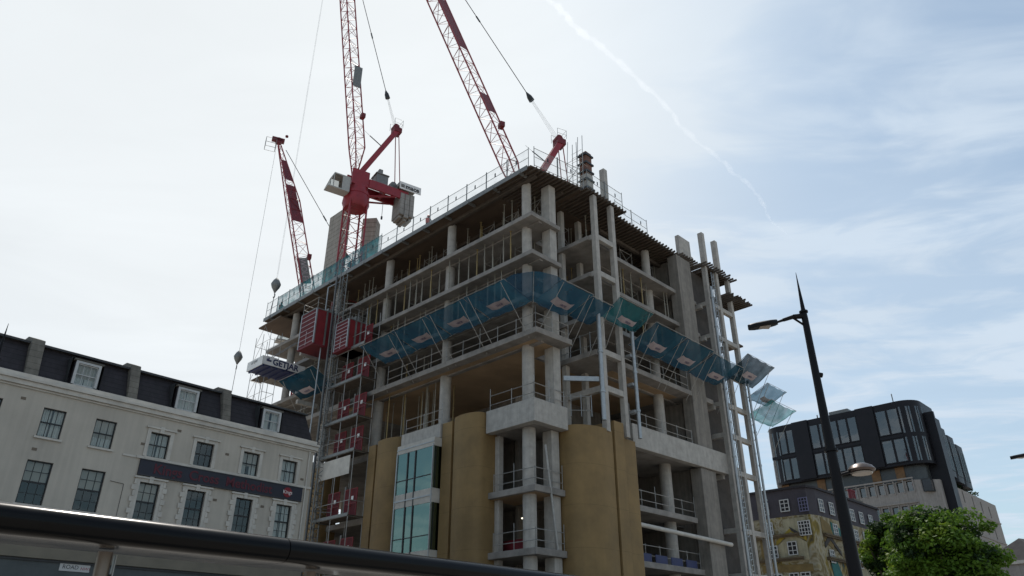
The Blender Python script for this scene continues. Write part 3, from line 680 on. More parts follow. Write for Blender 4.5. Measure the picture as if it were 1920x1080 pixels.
def PC(a, b):
    t = a * math.pi / 2; rr = 2.75 * b * (1.0 + .10 * math.cos((a - .5) * math.pi)); return Vector((-.15 - math.cos(t) * rr, -math.sin(t) * rr, .8 * b - .16 * math.sin(math.pi * b) + .03 * math.sin(a * 17 + b * 5)))
MB().grid(PC, 14, 8).build('net', NETB, cfn, smooth=80)
MB().tube(PC(0, 0), PC(0, 1), .02, n=5).tube(PC(.5, 0), PC(.5, 1), .02, n=5).tube(PC(1, 0), PC(1, 1), .02, n=5).build('frame', TUBE, cfn)
MB().tube(PC(.5, 1), (.1, .3, -2.1), .022, n=5).build('strut', TUBE, cfn)
fan(-.12, -.12, 24.3, 3.5, 'blue safety fan on the right side of the tower corner, sagging banner', 'right', .8, 2.75, NETB, True, .4)
fan(3.4, -.4, 24.3, 2.5, 'sagging blue fan in the gap beside the stair tower', 'right', .8, 2.3, NETB, False, .35)
fan(5.9, -1.45, 24.7, 4.3, 'green-edged teal fan wrapped across the stair tower', 'right', 1.0, 1.9, NETG, True, .45)
fan(10.1, -.8, 23.8, 4.25, 'blue fan right of the stair tower, first along the right face', 'right', 1.1, 2.8, NETB, True, .45)
fan(14.4, -.8, 23.8, 4.1, 'blue fan in the middle of the right face', 'right', 1.1, 2.8, NETB, True, .45)
fan(18.5, -.9, 23.7, 4.9, 'blue-green fan at the right end of the right face', 'right', 1.0, 2.7, NETB, True, .45)
fan(23.6, -1.6, 24.6, 5.0, 'dark fan sticking out past the far right stair tower, topmost of three', 'right', 1.4, 2.5, mat_net('grey_net', (.015, .032, .042), .90, .06, .35, .5), True, .3)
fan(27.9, -1.3, 23.6, 3.8, 'pale blue fan sticking out past the far right stair tower, middle of three', 'right', .9, 2.2, mat_net('sky_net', (.03, .08, .12), .78, .10, .5, .5), True, .5)
fan(27.9, -1.0, 21.9, 5.0, 'torn green fan sticking out past the far right stair tower, lowest of three', 'right', 1.0, 2.6, NETG, False, .8)
fan(-.2, 30.6, 24.2, 6.0, 'teal blue fan left of the hoist mast below the lettered platform', 'left', 1.2, 2.6, mat_net('teal_fan_net', (.014, .06, .09), .86, .1, .45, .6), True, .6)

# ------------------------------------------------------------------ loading platform with lettering
lp = thing('loading_platform', 'white and navy loading platform with black letters sticking out of the left face', 'platform', T(-4.6, 30.8, 26.7), TH)
MB().box(0, 4.5, 0, 2.9, 0, .12).build('deck_plate', NAVY, lp)
for k in range(7): MB().box(.1 + k * .7, .22 + k * .7, .05, 2.85, -.14, -.002).build('rib', NAVY, lp)
MB().box(.02, 4.5, -.06, 0, .1, .92).build('side_panel', WHITE, lp)
MB().box(.02, 4.5, 2.9, 2.96, .1, .92).build('side_panel', WHITE, lp)
MB().box(-.06, 0, -.06, 2.96, .0, .92).build('end_panel', WHITE, lp)
text('lettering', 'GETJAR', .82, NAVY, lp, (1.0, -.07, .5), (1, 0, 0), (0, 0, 1), .01, bold=.022)
MB().box(.35, .85, -.085, -.07, .45, .62).box(.35, .42, -.085, -.07, .62, .75).box(.5, .62, -.085, -.07, .62, .82).build('emblem', NAVY, lp)
text('lettering', 'GETJAR', .38, GREY, lp, (-.075, 2.2, .62), (0, -1, 0), (0, 0, 1), .004)
MB().tube((.1, .1, .12), (4.6, .1, 4.4), .03, n=5).tube((.1, 2.8, .12), (4.6, 2.8, 4.4), .03, n=5).build('stay', TUBE, lp)

# ------------------------------------------------------------------ passenger hoist: mast, two cages, landings
hm = thing('hoist_mast', 'tall lattice hoist mast standing before the left face', 'hoist mast', T(-1.75, 23.1, 0), TH)
b = MB(); H_ = 34.6; s = .36
for (x, y) in ((-s, -s), (s, -s), (s, s), (-s, s)): b.tube((x, y, 0), (x, y, H_), .055, n=6)
k = 0; z = 0
while z < H_ - .7:
    for (p, q) in (((-s, -s), (s, -s)), ((s, -s), (s, s)), ((s, s), (-s, s)), ((-s, s), (-s, -s))):
        b.tube((*p, z), (*q, z), .03, n=4)
        if k % 2: p, q = q, p
        b.tube((*p, z), (*q, z + .7), .028, n=4)
    z += .7; k += 1
b.build('lattice', GREY, hm)
MB().bar((-s - .12, 0, 0), (-s - .12, 0, H_ - .5), .09, .14, up=(0, 1, 0)).build('rack', DARK, hm)
for z in (6, 12.5, 18.5, 25, 31.5):
    MB().tube((s, -s, z), (1.6, -1.2, z), .04, n=5).tube((s, s, z), (1.6, 1.2, z), .04, n=5).tube((s, -s, z + .1), (1.6, .9, z + .1), .03, n=5).build('wall_tie', TUBE, hm)
sp_ = MB().tube((0, 0, 0), (0, 0, 33.5), .06, n=8).tube((0, 0, 33.5), (1.2, 0, 34.6), .06, n=8).build('standpipe', GALV, None, loc=T(-2.2, 24.6, 0), rotz=TH, smooth=40); tag(sp_, 'pale vertical pipe left of the hoist mast', 'pipe')
def cage(v0, u0, z0, L_, W_, Hh, label):
    c = thing('hoist_cage', label, 'hoist cage', T(v0, u0, z0), TH)
    MB().box(0, L_, 0, W_, 0, .12).build('floor', REDD, c); MB().box(0, L_, 0, W_, Hh, Hh + .1).build('roof', GREY, c)
    for x in (0, L_ - .12):
        for y in (0, W_ - .12): MB().box(x, x + .12, y, y + .12, .121, Hh - .001).build('corner_post', GALV, c)
    for y in (.03, W_ - .09):
        MB().box(.13, L_ - .13, y, y + .05, .13, Hh - .01).build('side_wall', CAGER, c)
    for x in (.35, .62):
        MB().box(L_ * x, L_ * x + .16, -.03, .025, .15, Hh - .05).build('side_rib', GREY, c)
    MB().box(.03, .07, .13, W_ - .13, .13, Hh - .01).build('end_door', REDMESH, c)
    for k in range(7): MB().box(-.01, .025, .13, W_ - .13, .35 + k * (Hh - .5) / 6.5, .40 + k * (Hh - .5) / 6.5).build('door_bar', BANNER, c)
    MB().box(-.015, .024, W_ * .5, W_ * .5 + .05, .2, Hh * .45).build('door_bar', BANNER, c)
    MB().box(L_ - .07, L_ - .03, .13, W_ - .13, .13, Hh - .01).build('end_door', REDMESH, c)
    r_ = MB()
    for (x, y) in ((.1, .1), (L_ - .1, .1), (.1, W_ - .1), (L_ - .1, W_ - .1), (L_ / 2, .1), (L_ / 2, W_ - .1)): r_.tube((x, y, Hh + .1), (x, y, Hh + 1.2), .025, n=5)
    for z in (Hh + .65, Hh + 1.2): r_.tube((.1, .1, z), (L_ - .1, .1, z), .02, n=4).tube((.1, W_ - .1, z), (L_ - .1, W_ - .1, z), .02, n=4).tube((.1, .1, z), (.1, W_ - .1, z), .02, n=4).tube((L_ - .1, .1, z), (L_ - .1, W_ - .1, z), .02, n=4)
    r_.build('roof_rail', TUBE, c)
    MB().box(L_ * .55, L_ * .8, W_ * .3, W_ * .7, Hh + .1, Hh + .8).build('drive_unit', GREY, c); return c
cage(-3.3, 24.2, 27.3, 3.0, 2.7, 3.55, 'red hoist cage with a barred end door, left of the mast')
cage(-2.2, 20.3, 26.1, 2.0, 2.1, 2.8, 'smaller red hoist cage right of the mast')
def gate(v, u, z, label):
    g_ = thing('landing_gate', label, 'gate', T(v, u, z), TH + R(-90), 'red landing gates of the hoist')
    f = MB()
    for x in (0, 1.62, .8): f.box(x, x + .07, -.03, .03, 0, 2.25)
    for zz in (0, 1.05, 2.2): f.box(0, 1.69, -.035, .035, zz, zz + .07)
    f.build('frame', CAGER, g_)
    MB().box(.05, 1.64, -.01, .01, .05, 2.2).build('mesh_panel', REDMESH, g_)
    MB().box(.95, 1.25, -.06, -.04, 1.35, 1.65).build('notice', WHITE, g_)
    MB().lathe([(.16, -.03), (.16, .03)], 12).build('latch', RED, g_, loc=(.82, -.06, .95))
    return g_
GZ = (26.2, 23.2, 19.8, 16.9, 11.8, 8.0, 4.2)
for z, nm in zip(GZ, ('topmost hoist landing, behind the cage', 'second hoist landing from the top', 'third hoist landing from the top', 'hoist landing just above the pale boarded panel', 'hoist landing just below the pale boarded panel', 'lowest hoist landing seen above the shelter roof', 'hoist landing hidden behind the shelter roof')):
    gate(-.62, 23.0, z, 'left red mesh gate of the ' + nm); gate(-.62, 20.5, z, 'right red mesh gate of the ' + nm)
lt = thing('landing_scaffold', 'tube scaffold tower with platforms carrying the red hoist gates', 'scaffold', T(-.5, 18.4, 0), TH)
b = MB()
for y in (0, 2.4, 4.9):
    for x in (-1.1, .3): b.tube((x, y, 0), (x, y, 29.5), .035, n=5)
for z in [zz + d_ for zz in GZ for d_ in (-.12, 1.1)]:
    b.tube((-1.1, 0, z), (-1.1, 4.9, z), .03, n=5).tube((-1.1, 0, z), (.3, 0, z), .03, n=5).tube((-1.1, 4.9, z), (.3, 4.9, z), .03, n=5)
b.build('tube', TUBE, lt)
for z in GZ:
    MB().box(-1.15, .3, -.1, 5.0, z - .1, z - .02).build('platform', JOIST, lt)
    MB().box(-1.2, -1.16, -.1, 5.0, z - .12, z + .12).build('toe_board', GREY, lt)
    MB().box(.02, .1, 2.3, 2.52, z, z + 2.6).build('gate_post', GREY, lt)
MB().box(-1.14, -1.1, .4, 4.8, 15.0, 16.5).build('boarded_panel', TRIM, lt)
# ------------------------------------------------------------------ tower cranes
def lattice3(b, p0, p1, w0, w1, h0, h1, n, rc, rb):
    """triangular jib: two bottom chords and one top chord"""
    p0, p1 = Vector(p0), Vector(p1); d = (p1 - p0).normalized(); y = Vector((0, 1, 0)); up = d.cross(y).normalized() * -1
    if up.x > 0: up = -up
    pts = []
    for i in range(n + 1):
        t = i / n; c = p0.lerp(p1, t); w_ = w0 + (w1 - w0) * t; h = h0 + (h1 - h0) * t
        pts.append((c + y * w_ / 2, c - y * w_ / 2, c + up * h))
    for k in range(3): b.tube(pts[0][k], pts[-1][k], rc, n=6)
    for i in range(n):
        for k in range(3):
            l = (k + 1) % 3; a, c = (pts[i][k], pts[i + 1][l]) if i % 2 else (pts[i][l], pts[i + 1][k])
            b.tube(a, c, rb, n=4); b.tube(pts[i][k], pts[i][l], rb, n=4)
    return pts
def crane(loc, phi, elev, jlen, label, panels, mast_to=0, sign=None, wd=1.9, tapertip=None, block_t=.42, plate=None):
    c = thing('tower_crane', label, 'crane', loc, R(phi), 'red luffing tower cranes')
    zb = mast_to - loc.z
    m_ = MB(); s = 1.0; z = zb; k = 0
    for (x, y) in ((-s, -s), (s, -s), (s, s), (-s, s)): m_.tube((x, y, zb), (x, y, -.05), .11, n=6)
    while z < -1.9:
        for (p, q) in (((-s, -s), (s, -s)), ((s, -s), (s, s)), ((s, s), (-s, s)), ((-s, s), (-s, -s))):
            m_.tube((*p, z), (*q, z), .045, n=4); m_.tube((*p, z), (*q, z + 1.9), .045, n=4)
        z += 1.9
    m_.build('mast', RED, c)
    MB().lathe([(1.25, -1.5), (1.55, -.9), (1.45, .1), (1.5, .12), (1.5, .5), (1.2, .55), (1.15, 1.4)], 18).build('slew_ring', RED, c, smooth=35)
    MB().box(-1.0, 1.1, -.95, -.75, 1.3, 3.4).box(-1.0, 1.1, .75, .95, 1.3, 3.4).box(-1.0, 1.0, -.75, .75, 1.4, 1.9).build('turntable', RED, c, bevel=.03)
    # cab
    cb = MB().prism([(0, 0), (1.9, 0), (2.5, .0), (2.5, 1.3), (0, 1.3)], 0, .15); cb.prism([(0, 0), (1.9, 0), (1.9, 1.3), (0, 1.3)], 1.85, 2.0)
    for (x, y) in ((0, 0), (0, 1.22), (1.85, 0), (1.85, 1.22)): cb.bar((x + .04, y + .04, .15), (x + .04, y + .04, 1.85), .09)
    cb.bar((2.45, .04, .15), (1.9, .04, 1.9), .07).bar((2.45, 1.26, .15), (1.9, 1.26, 1.9), .07).box(0, .9, .01, .05, .15, 1.85).box(0, .9, 1.25, 1.29, .15, 1.85).box(.0, .04, .05, 1.25, .15, 1.85)
    cab = cb.build('cab', CABM, c, loc=(1.35, -.1, -.3))
    g1 = MB().face((2.44, .06, .2), (2.44, 1.24, .2), (1.92, 1.24, 1.85), (1.92, .06, 1.85)).face((.92, .03, .2), (2.40, .03, .2), (1.88, .03, 1.85), (.92, .03, 1.85)).face((.92, 1.27, .2), (2.4, 1.27, .2), (1.88, 1.27, 1.85), (.92, 1.27, 1.85)); g1.build('cab_glass', PANE, cab)
    # counter jib, struts, machinery, counterweights
    MB().box(-6.0, -1.0, -1.05, -.8, 1.35, 2.5).box(-6.0, -1.0, .8, 1.05, 1.35, 2.5).box(-6.0, -5.6, -.8, .8, 1.4, 2.3).box(-3.2, -2.9, -.8, .8, 1.4, 2.3).build('counter_jib', RED, c, bevel=.03)
    MB().tube((-1.0, -.7, .3), (-4.4, -.9, 1.35), .12, n=8).build('strut', RED, c); MB().tube((-1.0, .7, .3), (-4.4, .9, 1.35), .12, n=8).build('strut', RED, c)
    MB().box(-3.4, -1.9, -.75, .75, 2.51, 3.9).box(-3.5, -1.8, -.85, .85, 3.9, 4.05).box(-2.8, -2.3, -.2, .4, 4.05, 4.9).build('winch_house', GREY, c, bevel=.05)
    MB().box(-4.8, -3.7, -.6, .6, 2.51, 3.2).tube((-4.2, -.6, 3.2), (-4.2, .6, 3.2), .42, n=12).build('winch_drum', GREY, c)
    for (x, zz, hh) in ((-5.0, -1.15, 2.45), (-5.62, -1.45, 2.75), (-6.24, -1.2, 2.6)):
        MB().prism([(x, -1.1), (x - .56, -1.1), (x - .56, 1.1), (x, 1.1)], zz + .35, zz + .35 + hh + .5).prism([(x - .08, -.8), (x - .48, -.8), (x - .48, .8), (x - .08, .8)], zz, zz + .349).build('counterweight', CWT, c, bevel=.03)
    MB().box(-7.0, -4.7, -1.2, 1.2, 2.95, 3.6).build('ballast_cover', GREY, c, bevel=.03)
    if sign:
        pl = MB().box(-7.5, -4.7, 1.22, 1.28, 2.55, 3.55).build('name_board', WHITE, c)
        text('name_board_text', sign, .85, BLACK, pl, (-5.45, 1.3, 3.02), (-1, 0, 0), (0, 0, 1), .01, bold=.02)
        bb = MB()
        for k in range(3): bb.box(-5.35, -4.85, 1.285, 1.30, 2.82 + k * .15, 2.91 + k * .15)
        bb.build('name_board_mark', BLACK, pl)
    # a-frame with ties
    for y in (-.55, .55):
        MB().bar((.2, y * 1.2, 2.9), (-4.2, y * .55, 11.6), .42, .62, up=(1, 0, 0)).build('a_frame_leg', RED, c)
    lad = MB(); 
    lad.bar((.0, -.0, 3.3), (-4.0, 0, 11.2), .5, .06, up=(1, 0, 0)).build('a_frame_web', REDD, c)
    for y in (-.45, .45):
        MB().tube((-4.3, y, 11.4), (-5.0, y * 1.6, 2.5), .06, n=6).build('tie_bar', RED, c)
    MB().box(-4.7, -3.7, -.6, .6, 11.2, 11.9).tube((-4.0, -.5, 12.0), (-4.0, .5, 12.0), .4, n=12).build('a_frame_head', REDD, c, bevel=.04)
    pr_ = MB()
    for (x, y) in ((-4.7, -.7), (-4.7, .7), (-3.6, -.7), (-3.6, .7)): pr_.tube((x, y, 11.9), (x, y, 13.0), .025, n=4)
    for zz in (12.4, 13.0): pr_.tube((-4.7, -.7, zz), (-4.7, .7, zz), .02, n=4).tube((-4.7, -.7, zz), (-3.6, -.7, zz), .02, n=4).tube((-4.7, .7, zz), (-3.6, .7, zz), .02, n=4)
    pr_.build('head_rail', GREY, c)
    MB().tube((-2.6, .4, 8.0), (-.6, .5, 9.0), .06, n=5).tube((-.6, .5, 9.0), (.2, .5, 9.5), .02, n=4).build('spar', DARK, c)
    # jib
    e = R(elev); D = Vector((math.cos(e), 0, math.sin(e))); p0 = Vector((.6, 0, 3.2)); p1 = p0 + D * jlen
    jb = MB(); nseg = int(jlen / 1.6); cut = tapertip or 0
    p_mid = p0 + D * (jlen - cut) if cut else p1; pf = p0 + D * 4.0
    lattice3(jb, p0, pf, wd * .55, wd, .35, 1.6, 3, .085, .03)
    pts = lattice3(jb, pf, p_mid, wd, wd, 1.6, 1.6, max(3, int(((p_mid - pf).length) / 1.5)), .085, .032)
    if cut: lattice3(jb, p_mid, p1, wd, .35, 1.6, .35, 6, .08, .03)
    jb.build('jib', RED, c)
    up = D.cross(Vector((0, 1, 0))); up = -up if up.x > 0 else up
    for (t0, t1, side) in panels:
        a, b_ = p0 + D * t0, p0 + D * t1
        def wv(t): return wd if not cut or t < jlen - cut else wd + (.35 - wd) * (t - jlen + cut) / cut
        def hv(t): return 1.6 if not cut or t < jlen - cut else 1.6 + (.35 - 1.6) * (t - jlen + cut) / cut
        if side == 0:      # between the lower chord facing the street and the top chord
            q_ = [a + Vector((0, wv(t0) / 2, 0)), b_ + Vector((0, wv(t1) / 2, 0)), b_ + up * hv(t1), a + up * hv(t0)]
        else:
            q_ = [a + Vector((0, wv(t0) / 2, 0)), b_ + Vector((0, wv(t1) / 2, 0)), b_ - Vector((0, wv(t1) / 2, 0)), a - Vector((0, wv(t0) / 2, 0))]
        cen = sum(q_, Vector()) / 4; q_ = [cen + (x - cen) * .93 for x in q_]; nn = (q_[1] - q_[0]).cross(q_[3] - q_[0]).normalized() * .03
        pb = MB(); pb.face(*[x + nn for x in q_]); pb.face(*[x - nn for x in q_][::-1])
        for i in range(4): pb.face(q_[i] + nn, q_[i] - nn, q_[(i + 1) % 4] - nn, q_[(i + 1) % 4] + nn)
        pb.build('jib_panel', REDD, c)
    # pendant line from the A-frame through the block to the jib
    head = Vector((-4.0, 0, 12.0)); jt = p0 + D * min(jlen - .5, jlen * .97) + up * .9
    blk = head.lerp(jt, block_t * .35)
    rp = MB()
    for y in (-.3, -.1, .1, .3): rp.tube(head + Vector((0, y, 0)), blk + Vector((0, y * .5, 0)), .012, n=4)
    rp.tube(blk, jt, .045, n=5); rp.build('pendant_rope', ROPE, c)
    dd = (jt - blk).normalized(); MB().tube(blk - dd * .2, blk + dd * .35, .32, .28, n=10).tube(blk + dd * .35, blk + dd * 1.0, .28, .05, n=10).build('pendant_block', DARK, c)
    mid = blk.lerp(jt, .35); MB().tube(mid - dd * .4, mid + dd * .4, .09, n=6).build('rope_link', DARK, c)
    MB().box(-.25, .25, -.35, .35, -.3, .3).build('jib_fitting', REDD, c, loc=p0 + D * 8.5 + up * 1.6)
    return c, p0, D, up
def hook_block(c, top, drop, label=None, ropes=2, r=.42):
    """hoist rope falling straight from the jib head, with the hook block"""
    b = MB(); bot = top - Vector((0, 0, drop))
    for y in (-.16, .16): b.tube(top + Vector((0, y, 0)), bot + Vector((0, y, 1.0)), .008, n=4)
    b.build('hoist_rope', ROPE, c)
    MB().lathe([(.1, 1.25), (.3, 1.0), (r, .55), (r * .8, .2), (.14, -.25), (.08, -.4)][::-1], 12).build('hook_block', GREY, c, loc=bot, smooth=40)
    h = MB(); pv_ = None
    for i in range(9):
        t = R(100 - i * 34); q = Vector((0, .22 * math.cos(t), -.75 + .22 * math.sin(t)))
        if pv_ is not None: h.tube(pv_, q, .055, n=6)
        pv_ = q
    h.build('hook', DARK, c, loc=bot); return bot
b2 = Vector((-17.93, 70.76, 49.15))
c2, p0, D2, up2 = crane(b2, -146, 80.8, 40, 'red luffing crane in the middle with grey cab, lettered counterweight board and nearly upright jib', [], 30, 'mace', 2.0)
MB().box(-.5, .5, -.04, .04, 0, 3.2).build('jib_board', GREY, c2, loc=p0 + D2 * 11.8 + up2 * .5 + Vector((0, 1.1, 0)))
MB().tube((0, 0, 0), (0, 0, 2.6), .03, n=5).tube((0, 0, -.35), (0, 0, 0), .12, n=8).build('spare_hook', DARK, c2, loc=Vector((-3.3, 0, -1.3)))
tip2 = p0 + D2 * 40
b3 = Vector((1.36, 61.99, 40.0))
c3, q0, D3, up3 = crane(b3, -154, 65, 44, 'red luffing crane at the right with its foot hidden behind the deck corner', [(17.9, 25, 0), (9.9, 12.3, 0)], 30, None, 1.9)
h1 = Vector((math.cos(R(-155)), math.sin(R(-155)), 0))
b1 = Vector((-24.95, 81.25, 38.5)) - h1 * .6 - Vector((0, 0, 3.2))
c1, r0, D1, up1 = crane(b1, -155, 74.5, 25.2, 'far left red luffing crane with red jib panels and a cage at its tip', [(13.2, 19.0, 0), (19.5, 22.8, 0)], 20, None, 1.75, tapertip=8.5, block_t=.2)
tp = r0 + D1 * 25.2
f = MB(); 
for (x, z) in ((.3, -.9), (.3, .5), (1.6, -.9), (1.6, .5)): f.tube((x, -.5, z), (x, .5, z), .03, n=4)
for y in (-.5, .5):
    f.tube((.3, y, -.9), (1.6, y, -.9), .03, n=4).tube((.3, y, .5), (1.6, y, .5), .03, n=4).tube((1.6, y, -.9), (1.6, y, .5), .03, n=4).tube((.3, y, -.9), (.3, y, .5), .03, n=4).tube((.3, y, -.2), (1.6, y, -.2), .02, n=4)
f.build('tip_cage', GREY, c1, loc=tp)
MB().box(-.7, .9, -.3, .3, .3, .8).tube((0, -.3, .4), (0, .3, .4), .45, n=12).build('tip_sheave', REDD, c1, loc=tp + Vector((0, 0, .2)))
MB().lathe([(.05, 0), (.2, .1), (.2, .3), (.05, .4)], 10).build('tip_lamp', REDD, c1, loc=tp + Vector((-.9, 0, 1.5)))
pl = MB(); pc = r0 + D1 * 6.3 + Vector((0, .75, 0)) + up1 * .5
dn = -D1; sd_ = up1
q_ = [pc + dn * a * 1.75 + sd_ * b_ * .62 for a, b_ in ((-1, -1), (1, -1), (1, 1), (-1, 1))]; nn = dn.cross(sd_).normalized() * .03
pl.face(*[x + nn for x in q_]); pl.face(*[x - nn for x in q_][::-1])
for i in range(4): pl.face(q_[i] + nn, q_[i] - nn, q_[(i + 1) % 4] - nn, q_[(i + 1) % 4] + nn)
npl = pl.build('name_plate', GREY, c1)
upv = Vector((0, 1, 0)).cross(dn); 
text('name_plate_text', 'WOLFF', 1.0, BANNER, npl, pc + Vector((0, .06, 0)) , dn, Vector((0, 1, 0)).cross(dn), .01, 'CENTER', 1.0)
hk1 = hook_block(c1, tp + Vector((.2, 0, .3)), 31.0, r=.5)
hk2 = hook_block(c2, Vector(tip2) + Vector((.4, 0, 0)), 56.5, r=.5)
MB().tube(hk1 + Vector((0, 0, -.9)), hk1 + Vector((.1, .2, -11)), .03, n=5).tube(hk1 + Vector((0, 0, -.9)), hk1 + Vector((.1, -.25, -11)), .02, n=5).build('lifting_chain', ROPE, c1)
MB().tube(hk2 + Vector((0, 0, -.9)), hk2 + Vector((.1, .2, -3.2)), .03, n=5).tube(hk2 + Vector((0, 0, -.9)), hk2 + Vector((.1, -.35, -3.2)), .02, n=5).build('lifting_chain', ROPE, c2)

# ------------------------------------------------------------------ workers on the deck
def person(loc, rot, label, pose):
    o0 = thing('person', label, 'person', loc, rot)
    V = [(0, 0, .95), (0, .0, 1.15), (0, pose * .06, 1.40), (0, pose * .07, 1.50), (0, pose * .09, 1.62), (0, pose * .09, 1.74),
         (.19, pose * .06, 1.40), (.27, pose * .22, 1.18), (.25, pose * .48, 1.22), (.25, pose * .56, 1.23), (-.19, pose * .06, 1.40), (-.26, pose * .18, 1.15), (-.2, pose * .44, 1.12), (-.2, pose * .52, 1.12),
         (.1, 0, .88), (.12, .03, .5), (.12, -.02, .09), (.12, .14, .04), (-.1, 0, .88), (-.13, -.03, .5), (-.13, -.06, .09), (-.13, .1, .04)]
    E_ = [(0, 1), (1, 2), (2, 3), (3, 4), (4, 5), (2, 6), (6, 7), (7, 8), (8, 9), (2, 10), (10, 11), (11, 12), (12, 13), (0, 14), (14, 15), (15, 16), (16, 17), (0, 18), (18, 19), (19, 20), (20, 21)]
    rad = [.15, .14, .16, .06, .095, .08, .075, .05, .04, .035, .075, .05, .04, .035, .1, .075, .055, .045, .1, .075, .055, .045]
    me = bpy.data.meshes.new('body'); me.from_pydata(V, E_, []); me.materials.append(CLOTH)
    b_ = bpy.data.objects.new('body', me); COL.objects.link(b_); b_.parent = o0
    sk = b_.modifiers.new('skin', 'SKIN')
    for i, r_ in enumerate(rad): me.skin_vertices[0].data[i].radius = (r_, r_)
    me.skin_vertices[0].data[0].use_root = True
    ss = b_.modifiers.new('sub', 'SUBSURF'); ss.levels = 1; ss.render_levels = 2
    MB().lathe([(.19, .92), (.215, 1.1), (.23, 1.38), (.12, 1.47)], 12).build('vest', HIVIS, o0, smooth=60, loc=(0, pose * .04, 0))
    MB().lathe([(.15, 1.68), (.125, 1.69), (.12, 1.76), (.07, 1.83), (.01, 1.85)], 12).build('hard_hat', HAT, o0, smooth=60, loc=(0, pose * .09, 0))
    return o0
person(T(.55, 13.4, zt), TH + R(-80), 'worker in a hi-vis vest leaning on the clear mesh screens of the deck edge', 1.0)
person(T(.5, 39.3, zt), TH + R(-100), 'worker in red at the far left end of the deck beside a hanging hook', 1.0)

# ------------------------------------------------------------------ stucco terrace on the left
ter = thing('stucco_terrace', 'cream stucco terrace with dark mansard roof, white dormers and sash windows', 'building', P_W, WH)
XL = -34.0
win = []      # (x0, x1, z0, z1, surround, curtain)
for (a, b_) in ((-28.2, -27.1), (-25.6, -24.5), (-23.1, -22.1), (-18.75, -17.6), (-15.79, -14.73), (-13.29, -12.23)):
    win.append((a, b_, 11.45, 12.9, 0, 1)); win.append((a - .05, b_ + .05, 8.25, 10.3, 0, 1))
for i, (a, b_) in enumerate(((-10.4, -9.32), (-7.78, -6.71), (-4.83, -3.76), (-2.18, -1.12))):
    win.append((a, b_, 11.45, 12.8, 1, i != 1)); win.append((a, b_, 8.1, 10.1, 2, i in (0, 3)))
def wall_with_holes(b, x0, x1, z0, z1, holes, y=0.0, depth=.18):
    xs = sorted({x0, x1, *[h[0] for h in holes], *[h[1] for h in holes]}); zs = sorted({z0, z1, *[h[2] for h in holes], *[h[3] for h in holes]})
    for i in range(len(xs) - 1):
        for j in range(len(zs) - 1):
            cx, cz = (xs[i] + xs[i + 1]) / 2, (zs[j] + zs[j + 1]) / 2
            if any(h[0] < cx < h[1] and h[2] < cz < h[3] for h in holes): continue
            b.face((xs[i], y, zs[j]), (xs[i + 1], y, zs[j]), (xs[i + 1], y, zs[j + 1]), (xs[i], y, zs[j + 1]))
    for (a, c, e, f_) in [h[:4] for h in holes]:
        b.face((a, y, e), (a, y + depth, e), (a, y + depth, f_), (a, y, f_)); b.face((c, y, e), (c, y, f_), (c, y + depth, f_), (c, y + depth, e))
        b.face((a, y, e), (c, y, e), (c, y + depth, e), (a, y + depth, e)); b.face((a, y, f_), (a, y + depth, f_), (c, y + depth, f_), (c, y, f_))
b = MB(); wall_with_holes(b, XL, 0, 6.62, 13.62, win)
b.face((0, 0, 0), (0, 9, 0), (0, 9, 13.62), (0, 0, 13.62)); b.face((XL, 9, 0), (XL, 9, 13.62), (0, 9, 13.62), (0, 9, 0)); b.build('wall', STUCCO, ter)
b = MB()
b.face((XL, .05, 0), (0, .05, 0), (0, .05, 5.9), (XL, .05, 5.9)); b.build('shopfront', mat('shopfront_grey', (.075, .085, .085), .6, .3, .8), ter)
MB().box(XL, 0.06, -.12, .04, 5.92, 6.6).build('fascia_band', mat('fascia_paint', (.19, .165, .125), .8, .15, 1.0), ter)
MB().box(XL, .1, -.16, .03, 6.602, 6.66).build('string_course', TRIM, ter)
MB().box(XL, .02, -.02, .03, 5.8, 5.9).build('fascia_trim', DARK, ter)
cn = MB()
for (d_, z0, z1) in ((.08, 13.622, 13.72), (.20, 13.721, 13.95), (.30, 13.951, 14.08)): cn.box(XL, .1 + d_ * .4, -d_, .3, z0, z1)
cn.box(XL, .1, -.12, .3, 14.081, 14.32); cn.build('cornice', TRIM, ter, bevel=.015)
MB().box(-10.9, .05, -.09, -.002, 11.28, 11.42).box(-11.6, -10.9, -.05, -.002, 11.28, 11.38).build('string_course', TRIM, ter, bevel=.01)
# mansard
mz0, mz1, mb = 14.32, 16.2, 1.0
b = MB(); b.face((XL, .3, mz0), (0, .3, mz0), (-.35, mb, mz1), (XL, mb, mz1)); b.face((0, .3, mz0), (0, 8.6, mz0), (-.35, 8, mz1), (-.35, mb, mz1)); b.face((XL, mb, mz1), (-.35, mb, mz1), (-.35, 8, mz1), (XL, 8, mz1)); b.face((XL, 8.6, mz0), (XL, 8, mz1), (-.35, 8, mz1), (0, 8.6, mz0)); b.build('mansard_roof', SLATE, ter)
MB().box(XL, -.3, mb - .14, mb + .1, mz1, mz1 + .12).build('roof_curb', STONE, ter)
MB().box(XL, -.3, mb - .26, mb - .145, mz1 - .04, mz1 + .05).build('gutter', DARK, ter)
for x in (-17.05, -12.0, -6.45, -25.2):
    pw = MB(); x1 = x + .62 if x < -16 else x + .52
    prof = [(.12, mz0 + .001), (mb - .42, mz1 + .05), (mb - .38, mz1 + .22), (mb + .5, mz1 + .55), (mb + 2.2, mz1 + .55), (mb + 2.6, mz1), (mb + 2.6, mz0)]
    n = len(prof); pw.v += [(x, y, z) for y, z in prof] + [(x1, y, z) for y, z in prof]
    pw.f.append(tuple(range(n))[::-1]); pw.f.append(tuple(range(n, 2 * n))); pw.mi += [0, 0]
    for i in range(n): pw.f.append((i, (i + 1) % n, n + (i + 1) % n, n + i)); pw.mi.append(0)
    pw.build('party_wall', STONE, ter, bevel=.03)
